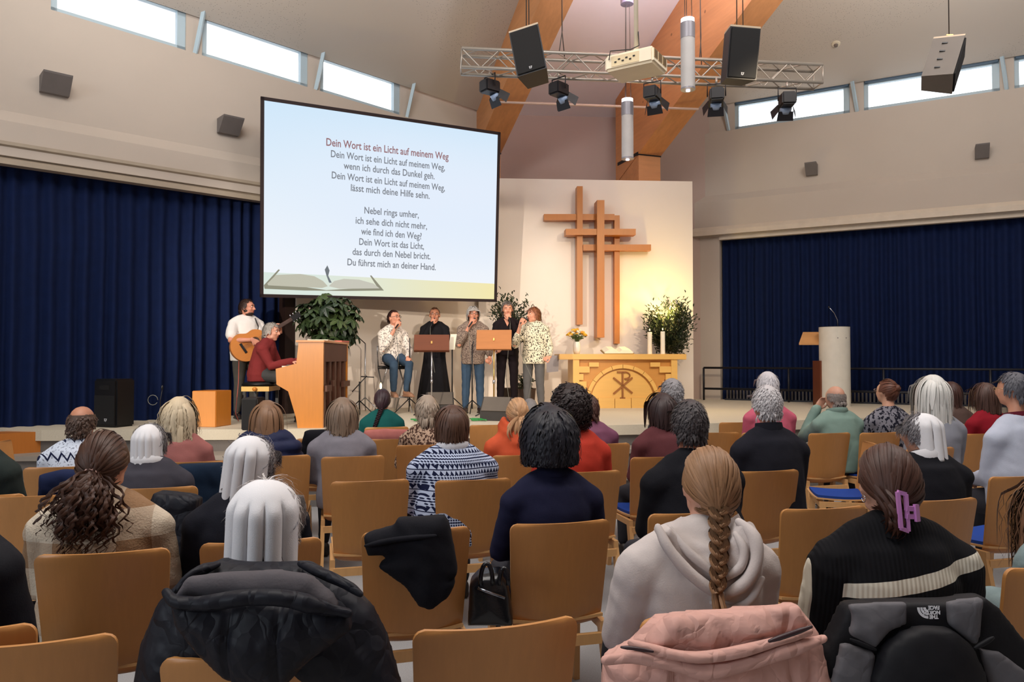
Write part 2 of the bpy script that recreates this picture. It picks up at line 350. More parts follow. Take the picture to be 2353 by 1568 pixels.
segs = [(-3.2, -1.75), (-1.5, -.02)] + [(tL(a) + .02, tL(b)) for a, b in ((104, 424), (458, 708), (733, 922))]
for a, b in segs: window(LW, a, b, ZS, ZT, 1)
m = MB(); pr = -8
for a, b in segs + [(tb + .3, tb + .3)]: wbox(m, LW, pr, a, ZS, ZT, -.3, -.05); pr = b
wbox(m, LW, -8, tb + .3, ZT, 6.4, -.3, 0)
tag(m.go('wall_left_clerestory', wall_m), kind='structure')
segr = [(tR(a), tR(b)) for a, b in ((1690, 1957), (1990, 2306), (2340, 2640))]; segr.append((segr[-1][1] + .3, segr[-1][1] + 1.8))
for a, b in segr: window(RW, a, b, RS, RT, -1)
m = MB(); pr = -.9
for a, b in segr + [(t9, t9)]: wbox(m, RW, pr, a, RS, RT, -.3, -.05); pr = b
wbox(m, RW, -.9, t9, RT, 6.8, -.3, 0); tag(m.go('wall_right_clerestory', wall_m), kind='structure')
# beams: parallel glued-timber beams rising towards the viewer
bd = -ray(585, 1550); bd = bd / math.hypot(bd.x, bd.y); bh = V((bd.x, bd.y, 0)); bx = V((-bd.y, bd.x, 0)); 
if bx.x < 0: bx = -bx
B1 = U(1152, 350, 13.3); B2 = U(1520, 357, 13.3)      # lower right ends
def clipped(name, quad, cuts, m, kind='structure'):
    bm = bmesh.new(); bm.faces.new([bm.verts.new(p) for p in quad])
    for co, no in cuts: bmesh.ops.bisect_plane(bm, geom=bm.verts[:] + bm.edges[:] + bm.faces[:], plane_co=co, plane_no=no, clear_outer=True)
    me = bpy.data.meshes.new(name); bm.to_mesh(me); bm.free(); me.materials.append(m); o = bpy.data.objects.new(name, me); COL.objects.link(o); return tag(o, kind=kind)
b1c = B1 - bx * .22; b2c = B2 - bx * .22
sl = .46; TOP = 8.4
lq = [LW(-8, 6.1, 0), LW(12, 6.1, 0), LW(12, 6.1 + sl * 9, 9), LW(-8, 6.1 + sl * 9, 9)]
clipped('ceiling', lq, [(V((0, 0, TOP)), Z), (b1c, bx)], ceil_m)
sr = .36; rq = [RW(-6, 6.54, 0), RW(12, 6.54, 0), RW(12, 6.54 + sr * 9, 9), RW(-6, 6.54 + sr * 9, 9)]
clipped('ceiling_right', rq, [(V((0, 0, TOP)), Z), (b2c, -bx)], ceil_m)
AN = V((math.sin(R(5)), math.cos(R(5)), 0)); AD = V((AN.y, -AN.x, 0))   # away-normal and right direction of the altar wall; right end further
AD = V((math.cos(R(4)), math.sin(R(4)), 0)); AN = V((-AD.y, AD.x, 0))
E0 = U(1300, 400, 14.4); E0.z = 0
cq0 = E0 + Z * 6.3
bhn = (-AN) ; slc = .42 / 1.0
cq = [cq0 - AD * 4, cq0 + AD * 5, cq0 + AD * 5 + (-AN) * 9 + Z * 9 * .40, cq0 - AD * 4 + (-AN) * 9 + Z * 9 * .40]
clipped('ceiling_centre', cq, [(b1c, -bx), (b2c, bx)], mat('white_ceiling', (232, 222, 222), .9, var=.02))
tag(MB().box((0, 4, TOP + .9), (34, 30, .1)).go('ceiling_top', mat('white_ceiling', (0, 0, 0))), kind='structure')
tag(MB().slab([E0 - AD * 1.75, E0 + AD * 3.0, E0 + AD * 3.0 + Z * 6.6, E0 - AD * 1.75 + Z * 6.6], AN * .2).go('wall_back', back_wall_m), kind='structure')
for i, B in enumerate((B1, B2)):
    root = bpy.data.objects.new('roof_beam', None); COL.objects.link(root); tag(root, kind='structure')
    ln = 7.0; e = bd * ln; a0 = B - bx * .46 - bd * .9
    pts = [a0, B, B + Z * 1.5, a0 + Z * 1.5]
    o = MB().slab([V((0, 0, 0)), V((0, .46, 0)), V((0, .46, 1.9)), V((0, 0, 1.9))], (ln, 0, ln * bd.z)).go('beam', beam_m, root)
    # local x along the horizontal run
    o.matrix_local = Matrix.Translation(a0) @ Matrix((bh, bx, Z)).transposed().to_4x4()
    c = MB().box((0, 0, 0), (.44, .85, B.z - .03)).go('post', beam_m, root); c.location = B - bx * .23 - bh * .45 + Z * (-(B.z + .03) / 2 ); c.rotation_euler = (0, 0, math.atan2(bx.y, bx.x))
    s = MB().box((0, 0, 0), (.47, .8, .06)).go('steel_shoe', mat('black_steel', (30, 26, 28), .4, .6), root); s.location = B - bx * .23 - bh * .42
    s.rotation_euler = (0, 0, math.atan2(bx.y, bx.x))
# altar wall
AL = U(1100, 600, 12.85); AR = U(1592, 600, 13.1); AD = (AR - AL); AD.z = 0; AD.normalize(); AN = V((-AD.y, AD.x, 0)); AL.z = 0; AR.z = 0
zt = hit(1400, 414, AR, AN).z
tag(MB().slab([AL, AR, AR + Z * zt, AL + Z * zt], AN * .22).go('wall_altar', altar_wall_m), kind='structure')
tag(wbox(MB(), LW, tc + .14, tL(1112), HS, 3.9, .02, .07).go('wall_left_panel', altar_wall_m), kind='structure')
# stage and steps
sp = [Uz(95, 989, HS), Uz(300, 988, HS), Uz(1000, 985, HS), Uz(1642, 973, HS), Uz(2232, 952, HS)]
def stage_mat(n, a, b):
    t = NT(n); v = t.coord(); t.col(t.mix(t.noise(v, 130, 4, .7), L(a), L(b))); t.b.inputs['Roughness'].default_value = .75; return t.m
st_m = stage_mat('stage_floor', (184, 172, 150), (226, 216, 194)); step_m = stage_mat('step_carpet', (92, 86, 82), (120, 112, 106))
stage_root = bpy.data.objects.new('stage', None); COL.objects.link(stage_root); tag(stage_root, kind='structure')
back = [V((9, 13.0, 0)), V((7, 17, 0)), V((-4, 17, 0)), V((-9.0, 9.0, 0))]
MB().prism([(p.x, p.y) for p in sp] + [(p.x, p.y) for p in back], HS - .12, HS).go('stage_top', st_m, stage_root)
MB().prism([(p.x, p.y + .04) for p in sp] + [(p.x, p.y) for p in back], 0, HS - .12).go('stage_body', step_m, stage_root)
for k in (1, 2):
    z = HS - .25 * k; dy = .34 * k
    for j, (tz, th, mm) in enumerate(((z - .05, .05, st_m if 0 else mat('step_nosing', (150, 140, 128), .6)), (0, z - .05, step_m))):
        f = [(p.x - (.22 * k if i == 0 else 0), p.y - dy + .03 * j) for i, p in enumerate(sp)]; bk = [(sp[-1].x, sp[-1].y + .2), (sp[0].x - .22 * k, sp[0].y + .2)]
        MB().prism(f + bk, tz, tz + th).go('step', mm, stage_root)
pr = sp[0]
tag(MB().slab([LW(-7.5, 0, .25), V((sp[0].x - .02, sp[0].y + .06, 0)), V((sp[0].x - .02, sp[0].y + .06, HS - .02)), LW(-7.5, HS - .02, .25)], Ln * -.3).go('trim_4', wood('orange_panel', (186, 110, 40), .85)), kind='structure')
# walls behind the viewer close the room
m = MB(); a = LW(-8, 0, 0); b = RW(t9, 0, 0); q = [a, V((-11.5, -9, 0)), V((12.5, -9, 0)), b]
for i in range(3):
    d = (q[i + 1] - q[i]); n = V((d.y, -d.x, 0)).normalized() * .2
    m.slab([q[i], q[i + 1], q[i + 1] + Z * 9.3, q[i] + Z * 9.3], -n)
tag(m.go('wall_rear', wall_m), kind='structure')
m = MB()
for W, t in ((LW, -8), (RW, t9)): pass
# radiator grille and railing by the right curtain
rr = thing('railing', 'low dark metal railing in front of the right curtain', 'railing', RW(0, HS, .35), math.atan2(Rd.y, Rd.x)); steel = mat('dark_steel', (44, 44, 50), .45, .5)
for z in (.62, .22): MB().tube([(-.25, 0, z), (7.6, 0, z)], .02, 8).go('rail', steel, rr, True)
for i in range(6): MB().tube([(-.25 + i * 1.55, 0, 0), (-.25 + i * 1.55, 0, .62)], .02, 8).go('rail_post', steel, rr, True)
rd = thing('radiator', 'long low dark ribbed radiator under the right curtain behind the railing', 'radiator', RW(0, HS, .12), math.atan2(Rd.y, Rd.x))
fin = MB().box((0, 0, .11), (.03, .07, .2)).go('fin', mat('radiator_fin', (70, 64, 62), .5), rd)
for i in range(120):
    c = fin if i == 0 else fin.copy()
    if i: COL.objects.link(c); c.parent = rd
    c.location = (.15 + i * .062, 0, 0)
MB().box((3.85, 0, .015), (7.5, .09, .03)).go('base_rail', steel, rd); MB().box((3.85, 0, .225), (7.5, .09, .02)).go('top_rail', steel, rd)
# ---------------------------------------------------------------- people
def unit(a): return a / np.maximum(np.linalg.norm(a, axis=-1, keepdims=True), 1e-9)
SK = np.array([.080, .101, .115]); SC0 = np.array([0, -.008, .0])       # hair-bearing skull ellipsoid, head frame
def strands(P, wd, seed=0, taper=True, center=None):
    """P[n,m,3] centre lines -> closed three-sided tapering locks"""
    n, m, _ = P.shape; T = unit(np.gradient(P, axis=1)); c = SC0 if center is None else center
    N = P - c; N = unit(N - T * (N * T).sum(-1, keepdims=True)); B = np.cross(T, N)
    k = np.ones(m)
    if taper: k = np.clip(1.15 - np.linspace(0, 1, m) ** 3, .12, 1); k[0] = .5
    wv = (np.asarray(wd).reshape(-1, 1) * k)[..., None]
    ring = np.stack([P + B * wv, P + N * wv * .14, P - B * wv], 2)         # n,m,3,3
    nn = np.stack([N * .95 + B * .22, N, N * .95 - B * .22], 2).reshape(-1, 3); v = ring.reshape(-1, 3); i = np.arange(n)[:, None, None] * m * 3 + np.arange(m - 1)[None, :, None] * 3
    k0 = np.arange(2)[None, None, :]; k1 = k0 + 1
    f = np.stack([i + k0, i + 3 + k0, i + 3 + k1, i + k1], -1).reshape(-1, 4)
    return v, f, nn
def sample_roots(n, rg, bald=0):
    out = []
    while len(out) < n:
        d = rg.normal(size=(n * 3, 3)); d = unit(d)
        ok = ~((d[:, 1] > .32) & (d[:, 2] < .64)) & ~((d[:, 1] > -.05) & (d[:, 2] < .05)) & (d[:, 2] > -.62) & ~((np.abs(d[:, 0]) > .8) & (d[:, 2] < -.1) & (d[:, 1] > -.45))
        if bald: ok &= (d[:, 2] < .52)
        if bald > 1: ok &= (d[:, 2] < .38)
        out += list(d[ok])
    return np.array(out[:n])
def hair_mesh(style, rg, n=300, front=False, length=.2, wd=.006, vol=.14, curl=0, part=0.0, bald=0, tie=(0, -.1, -.03), tail=.3, tailw=.03, down=(0, 0, -1), jit=.18, sweep=0, big=1.0, back=None, cut=None):
    curly = curl > .004
    Vs = []; Fs = []; As = []; Ns = []; off = 0
    def put(v, f, nn=None, mm=None):
        nonlocal off
        if mm:      # across-lock and along-lock coordinates for the fine streaks
            k_ = len(v) // (3 * mm); u_ = np.tile(np.array([0, .5, 1.]), k_ * mm); l_ = np.tile(np.repeat(np.linspace(0, 1, mm), 3), k_); r_ = np.repeat(rg.uniform(0, 60, k_), 3 * mm)
            As.append(np.stack([u_ + r_, l_, r_], 1))
        else: an_ = np.arctan2(v[:, 0], -v[:, 1] - .0); As.append(np.stack([an_ * 9, v[:, 2] * 4, 0 * an_], 1))
        Ns.append(unit(nn if nn is not None else (v - SC0) / SK ** 2)); Vs.append(v); Fs.append(f + off); off += len(v)
    # under-cap
    mb = MB(); mb.ell((0, 0, 0), (1.0, 1.0, 1.0), None, 28, 20); cv = np.array([list(v) for v in mb.v])
    keep = ~((cv[:, 1] > .36) & (cv[:, 2] < .62)) & ~((cv[:, 1] > .0) & (cv[:, 2] < -.02)) & (cv[:, 2] > -.66) & ~((np.abs(cv[:, 0]) > .78) & (cv[:, 2] < -.12) & (cv[:, 1] > -.4))
    if bald: keep &= cv[:, 2] < (.50 if bald == 1 else .36)
    if sweep: keep &= ~((cv[:, 1] > .42) & (cv[:, 2] < .78))
    big_v = SC0 + cv * SK * (1 + (vol * (.80 if sweep == 0 else .35) if style not in ('short', 'fall') or not front else vol * .4)) * big
    ff = [f for f in mb.f if all(keep[i] for i in f)]
    ff = np.array([f if len(f) == 4 else (f[0], f[1], f[2], f[2]) for f in ff]).reshape(-1, 4); put(big_v, ff)
    g = np.array(down, float); Kp = unit(np.array([part, -.30, .9]))
    SKb = SK * big
    N0, W0, J0, C0 = n, wd, jit, curl
    for layer in ((0, 1) if style == 'fall' and not front and sweep == 0 else (1,) if front or style in ('short', 'fall') else ()):
        n, wd, jit, curl = (N0, W0, J0, C0) if layer else (max(60, N0 // 3), W0 * 2.6, J0 * .2, 0)
        m = 6 if style == 'short' else 14
        d = sample_roots(n * (3 if front else 1), rg, bald)
        if front: d = d[(d[:, 1] > -.15)][:n]; n = len(d)
        if sweep: d = d[~((d[:, 1] > .38) & (d[:, 2] < .80))]; n = len(d)
        o = 1 + vol * (rg.uniform(.84, 1.04, n) if layer else np.full(n, .86))[:, None]; jit = jit if (front or curly) else jit * .35
        Ls = length * rg.uniform(.7, 1.1, n)
        # lower roots make shorter locks so the hem is level
        if style == 'fall': Ls = Ls * (1 - .0 * d[:, 2]) - .07 * (.6 - d[:, 2]).clip(0)
        cj = rg.uniform(-.008, .008, n); ds = (Ls.clip(.03) / (m - 1))[:, None]
        p = SC0 + d * SKb; rad = d - Kp * (d @ Kp)[:, None]; tanv = unit(rad - d * (rad * d).sum(1, keepdims=True))
        v = unit(tanv + rg.normal(size=(n, 3)) * jit + np.array([0, sweep, 0])); P = [p.copy()]
        for s in range(m - 1):
            nrm = unit((p - SC0) / SKb ** 2); gg = g - nrm * np.minimum(0, (nrm @ g))[:, None] * 1
            v = unit(v * .55 + gg * .55 + rg.normal(size=(n, 3)) * jit * .25); p = p + v * ds
            q = (p - SC0) / SKb; r = np.linalg.norm(q, axis=1, keepdims=True); lim = 1 + (o - 1) * min(1, .3 + s / 3)
            p = np.where(r < lim, SC0 + SKb * q / r * lim, p)
            face = (p[:, 1] > .045) & (p[:, 2] < .055) & (np.abs(p[:, 0]) < .078); p[face, 0] = np.sign(p[face, 0] + 1e-6) * .08
            if style == 'fall':     # rest on neck / back
                c = np.array([0, -.03, -.36]); e = np.array([.20, .125, .20]); q = (p - c) / e; r = np.linalg.norm(q, axis=1, keepdims=True)
                p = np.where(r < 1.03, c + e * q / r * 1.03, p)
                if cut is not None: p[:, 2] = np.maximum(p[:, 2], cut + cj)
                inn = (np.linalg.norm(p[:, :2] - np.array([0, -.01]), axis=1) < .068) & (p[:, 2] < -.06); p[inn, 1] = np.minimum(p[inn, 1], -.075)
            P.append(p.copy())
        P = np.stack(P, 1)
        if curl:
            s = np.linspace(0, 1, m)[None, :]; ph = rg.uniform(0, 6.28, (n, 1)); fr = length / .055
            P[..., 0] += curl * s * np.sin(ph + fr * 6.28 * s); P[..., 1] += curl * s * np.cos(ph + fr * 6.28 * s); P[..., 2] += curl * .4 * s * np.sin(ph * 2 + fr * 5 * s)
        put(*strands(P, wd * rg.uniform(.7, 1.3, n)), P.shape[1])
    n, wd, jit, curl = N0, W0, J0, C0
    if style in ('tail', 'bun', 'braid', 'clip'):
        T = np.array(tie); tq = unit((T - SC0) / SKb); d = sample_roots(n, rg); m = 12
        s = np.linspace(0, 1, m)[None, :, None]; om = np.arccos(np.clip((d @ tq), -1, 1))[:, None, None] + 1e-4
        q = (np.sin((1 - s) * om) * d[:, None, :] + np.sin(s * om) * tq) / np.sin(om); q = unit(q)
        o = 1 + rg.uniform(.7, 1.05, n)[:, None, None] * vol * np.sin(np.clip(s * 1.05, 0, 1) * PI) + .03
        P = SC0 + SKb * q * o; end = np.linalg.norm(T - SC0 - SKb * tq); P += (T - SC0 - SKb * tq) * s ** 4 + rg.normal(size=(n, 1, 3)) * .006 * s
        put(*strands(P, wd * rg.uniform(.7, 1.3, n), taper=False), P.shape[1])
        k = max(40, n // 3)
        if style == 'tail':
            m = 18; p = T + rg.normal(size=(k, 3)) * .008; v = unit(np.array([0, -1, -.3]) + rg.normal(size=(k, 3)) * .35); P = [p.copy()]; ds = tail * rg.uniform(.55, 1.08, (k, 1)) / m
            for i in range(m - 1):
                v = unit(v * .75 + g * .3); p = p + v * ds
                c = np.array([0, -.03, -.36]); e = np.array([.21, .135, .22]); qq = (p - c) / e; r = np.linalg.norm(qq, axis=1, keepdims=True); p = np.where(r < 1.04, c + e * qq / r * 1.04, p)
                P.append(p.copy())
            P = np.stack(P, 1); s = np.linspace(0, 1, m)[None, :]
            P[..., 0] += rg.normal(size=(k, 1)) * tailw * np.sin(s * PI * .75) * 1.3; P[..., 1] -= np.abs(rg.normal(size=(k, 1))) * tailw * .6 * np.sin(s * PI * .8)
            if curl:
                ph = rg.uniform(0, 6.28, (k, 1)); fr = tail / .07; P[..., 0] += curl * s ** .5 * np.sin(ph + fr * 6.28 * s); P[..., 1] += curl * s ** .5 * np.cos(ph + fr * 6.28 * s)
            put(*strands(P, wd * 1.15 * rg.uniform(.7, 1.3, k)), P.shape[1])
        if style in ('bun',):
            k = 70; m = 12; a0 = rg.uniform(0, 6.28, (k, 1)); ti = rg.uniform(-1, 1, (k, 1)); s = np.linspace(0, 1, m)[None, :]; a = a0 + s * 2.4; rr = tailw * np.sqrt(1 - ti * ti * .8)
            n_ = unit(np.array([T[0], T[1], T[2] * .2])); t1 = unit(np.cross(n_, [0, 0, 1.])); t2 = np.cross(n_, t1); cc = T + n_ * tailw * .55
            P = cc + (np.cos(a) * rr)[..., None] * t1 + (np.sin(a) * rr)[..., None] * t2 + (ti * tailw * .6 + 0 * s)[..., None] * n_
            put(*strands(P, np.full(k, wd * 1.2), center=cc), P.shape[1])
            mbb = MB().ell(cc, tuple([tailw * .82] * 3)); put(np.array([list(x) for x in mbb.v]), np.array([f if len(f) == 4 else (*f, f[2]) for f in mbb.f]))
        if style == 'clip':
            k = 90; m = 12; s = np.linspace(0, 1, m)[None, :, None]; st = T + rg.normal(size=(k, 1, 3)) * np.array([.022, .012, .03]); en = T + np.array([.0, -.005, -.075]) + rg.normal(size=(k, 1, 3)) * np.array([.014, .012, .012])
            P = st * (1 - s) + en * s; P = P + np.array([0, -1, 0]) * (np.sin(s * PI) * .035); put(*strands(P, np.full(k, wd * 1.2), center=T), P.shape[1])
        if style == 'braid':
            tw = tailw; Lb = tail; nt = 40; tt = np.linspace(0, 1, nt); cyc = Lb / (tw * 2.9)
            base = np.stack([np.interp(tt, [0, 1], [T[0], T[0] - .075]), T[1] - .03 * np.sin(tt * PI * .5) - (back or .05) * tt, T[2] - tt * Lb], 1)
            for j in range(3):
                ph = 2 * PI * j / 3; x = tw * .62 * np.sin(2 * PI * cyc * tt + ph); y = tw * .40 * np.sin(2 * (2 * PI * cyc * tt + ph)); fade = np.clip(1.05 - .35 * tt, .5, 1)
                cen = base + np.stack([x * fade, y * fade - .01, 0 * x], 1); kk = 16
                an = np.linspace(0, 2 * PI, kk, endpoint=False)[:, None]; r = tw * .40 * fade
                P = cen[None] + np.stack([np.cos(an + tt * 2) * r, np.sin(an + tt * 2) * r * .8, 0 * an + 0 * tt], -1)
                put(*strands(P, np.full(kk, tw * .14), taper=False, center=cen[None]), P.shape[1])
                mbt = MB().tube([V(c) for c in cen], [float(q) * .92 for q in r], 7); put(np.array([list(x) for x in mbt.v]), np.array([f for f in mbt.f if len(f) == 4]))
            k = 36; m = 8; s = np.linspace(0, 1, m)[None, :, None]; st = base[-1] + rg.normal(size=(k, 1, 3)) * .006; dr = np.array([.012, -.02, -.11]) + rg.normal(size=(k, 1, 3)) * .012
            P = st + dr * s * rg.uniform(.7, 1.1, (k, 1, 1)); P = P + np.array([.0, -1, 0]) * np.sin(s * PI) * .008; put(*strands(P, np.full(k, wd), center=np.array([0, .2, T[2] - Lb])), P.shape[1])
    return np.concatenate(Vs), np.concatenate(Fs), np.concatenate(As), np.concatenate(Ns)

def np_obj(name, v, f, m, parent, smooth=True, hairm=None, nrm=None):
    me = bpy.data.meshes.new(name); me.vertices.add(len(v)); me.vertices.foreach_set('co', v.astype(float).ravel())
    f = f.astype(int); me.loops.add(f.size); me.loops.foreach_set('vertex_index', f.ravel()); me.polygons.add(len(f)); me.polygons.foreach_set('loop_start', np.arange(0, f.size, 4)); me.polygons.foreach_set('loop_total', np.full(len(f), 4))
    me.update(calc_edges=True)
    if hairm is not None:
        at = me.attributes.new('streak', 'FLOAT_VECTOR', 'POINT'); at.data.foreach_set('vector', hairm.astype(float).ravel())
    me.validate(); me.polygons.foreach_set('use_smooth', [smooth] * len(me.polygons)); me.materials.append(m)
    if nrm is not None and len(nrm) == len(me.vertices): me.normals_split_custom_set_from_vertices(nrm.tolist())
    o = bpy.data.objects.new(name, me); COL.objects.link(o); o.parent = parent; return o

def seated(top=1.315, yaw_arm=0, lean=0.0, arms='lap', seat=.45):
    k = (top - seat) / (1.315 - .45); zz = lambda z: seat + (z - .45) * k
    J = dict(P=V((0, -.03, zz(.56))), W=V((0, -.03 + lean * .3, zz(.72))), C=V((0, -.02 + lean * .7, zz(.87))), N=V((0, .0 + lean, zz(1.03))), H=V((0, .035 + lean * 1.15, zz(1.1875) + 0)), k=k)
    J['H'].z = top - .128
    for s, q in ((-1, 'L'), (1, 'R')):
        J['S' + q] = V((s * .168, -.01 + lean * .85, zz(.915))); J['E' + q] = V((s * .225, .045 + lean * .5, zz(.69))); J['K' + q] = V((s * .13, .43, seat + .055)); J['A' + q] = V((s * .14, .43, .10)); J['T' + q] = V((s * .15, .56, .03)); J['Q' + q] = V((s * .09, .03, seat + .10))
        J['H' + q] = V((s * .07, .27, zz(.64)))
    return J
def standing(h=1.65):
    k = h / 1.70; J = dict(P=V((0, 0, .95 * k)), W=V((0, .0, 1.10 * k)), C=V((0, -.005, 1.25 * k)), N=V((0, -.01, 1.415 * k)), H=V((0, .015, h - .128)), k=k)
    for s, q in ((-1, 'L'), (1, 'R')):
        J['S' + q] = V((s * .160, -.01, 1.325 * k)); J['E' + q] = V((s * .225, -.02, 1.07 * k)); J['H' + q] = V((s * .225, .06, .90 * k)); J['Q' + q] = V((s * .085, 0, .93 * k)); J['K' + q] = V((s * .10, .015, .50 * k)); J['A' + q] = V((s * .11, -.02, .09)); J['T' + q] = V((s * .13, .10, .03))
    return J
def torso(mb, J, a, g=1.0, w=1.0, hem=None, open_neck=False):
    P, W_, C, N = J['P'], J['W'], J['C'], J['N']
    lo = P + V((0, 0, -.09)) if hem is None else P + V((0, 0, hem))
    pts = [lo, P, W_, (W_ + C) / 2, C, C * .35 + N * .65, N + V((0, 0, -.02)), N + V((0, 0, .03))]
    rr = [(.150, .120), (.158, .125), (.135, .105), (.142, .112), (.158, .118), (.140, .100), (.085, .072), (.062, .06)]
    gx = [g, g, g * g, g, 1, 1, 1, 1]
    mb.tube(pts, [(x * w * q + a, y * q + a) for (x, y), q in zip(rr, gx)], 20, (1, 0, 0), True)
    for q in 'LR':
        s = J['S' + q]; mb.tube([C * .5 + N * .5 + (s - C) * .3, s], [.075 + a, .058 + a], 12, rnd=True)
        mb.tube([N + V((0, -.01, .0)), (N + s) / 2 + V((0, 0, .020)), s + V((0, 0, .0))], [.050 + a, .048 + a, .052 + a], 12, rnd=True)
def arm(mb, J, q, a, frac=1.0, g=1.0):
    S, E, H = J['S' + q], J['E' + q], J['H' + q]
    if frac <= .5: mb.tube([S, S.lerp(E, frac * 2)], [.056 * g + a, .050 * g + a * 1.6], 12, rnd=True); return
    e = E.lerp(H, (frac - .5) * 2)
    mb.tube([S, S.lerp(E, .5), E, E.lerp(e, .5), e], [.055 * g + a, .047 * g + a, .042 * g + a, .039 * g + a, .030 + a * 1.1], 12, rnd=True)
def hand(mb, w, dirv, palm, side, curl=.6, s=1.0):
    """palm plus five bent fingers; dirv = hand direction, palm = palm normal"""
    d = V(dirv).normalized(); pn = V(palm); pn = (pn - d * pn.dot(d)).normalized(); x = d.cross(pn) * side
    M = Matrix((x, pn, d)).transposed()
    mb.tube([w - d * .03, w + d * .01, w + d * .05 * s, w + d * .088 * s], [(.026, .021), (.030, .019), (.040, .016), (.038, .013)], 10, tuple(x), True)
    for i, (ox, ln) in enumerate(((-.029, .068), (-.010, .078), (.010, .072), (.028, .056))):
        b = w + d * .082 * s + x * ox * s; p = [b]; a = 0
        for j, fr in enumerate((.42, .32, .26)):
            a += curl * (.8 + .15 * j); p.append(p[-1] + (d * math.cos(a) + pn * math.sin(a)) * ln * fr * s)
        mb.tube(p, [.0088 * s, .0082 * s, .0076 * s, .0062 * s], 7, rnd=True)
    b = w + d * .022 * s - x * .026 * s; t1 = (d * .72 - x * .6 + pn * .35).normalized(); p1 = b + t1 * .036 * s; p2 = p1 + (d * .8 - x * .05 + pn * (.3 + curl * .5)).normalized() * .030 * s; p3 = p2 + (d * .7 + x * .25 + pn * (.2 + curl * .5)).normalized() * .024 * s
    mb.tube([b, p1, p2, p3], [.012 * s, .0105 * s, .0095 * s, .0075 * s], 8, rnd=True)
HM = lambda rot: Euler((R(rot[0]), R(rot[1]), R(rot[2]))).to_matrix()     # head pitch(up+), roll, yaw(left+)
def head_parts(mb, C, M, fem=True, s=1.0):
    def e(c, r): mb.ell(C + M @ (V(c) * s), V(r) * s, M)
    e((0, -.010, .022), (.077, .096, .092)); e((0, .028, -.035), (.059, .066, .076)); e((0, .058, -.092), (.026, .026, .020)); e((0, .066, .030), (.052, .026, .032))
    for q in (-1, 1):
        e((q * .036, .062, -.022), (.025, .026, .024)); e((q * .080, -.004, -.008), (.009, .021, .031)); e((q * .082, .002, -.030), (.007, .010, .012)); e((q * .030, .082, .034), (.020, .010, .006)); e((q * .045, .02, -.07), (.018, .035, .018))
    mb.tube([C + M @ V((0, .088, .022)), C + M @ V((0, .106, -.006)), C + M @ V((0, .112, -.020))], [.008, .010, .0125], 8, rnd=True); e((-.010, .099, -.023), (.008, .009, .007)); e((.010, .099, -.023), (.008, .009, .007))
    e((0, .084, -.050), (.022, .010, .006)); e((0, .083, -.061), (.019, .010, .007))
LAB = set()
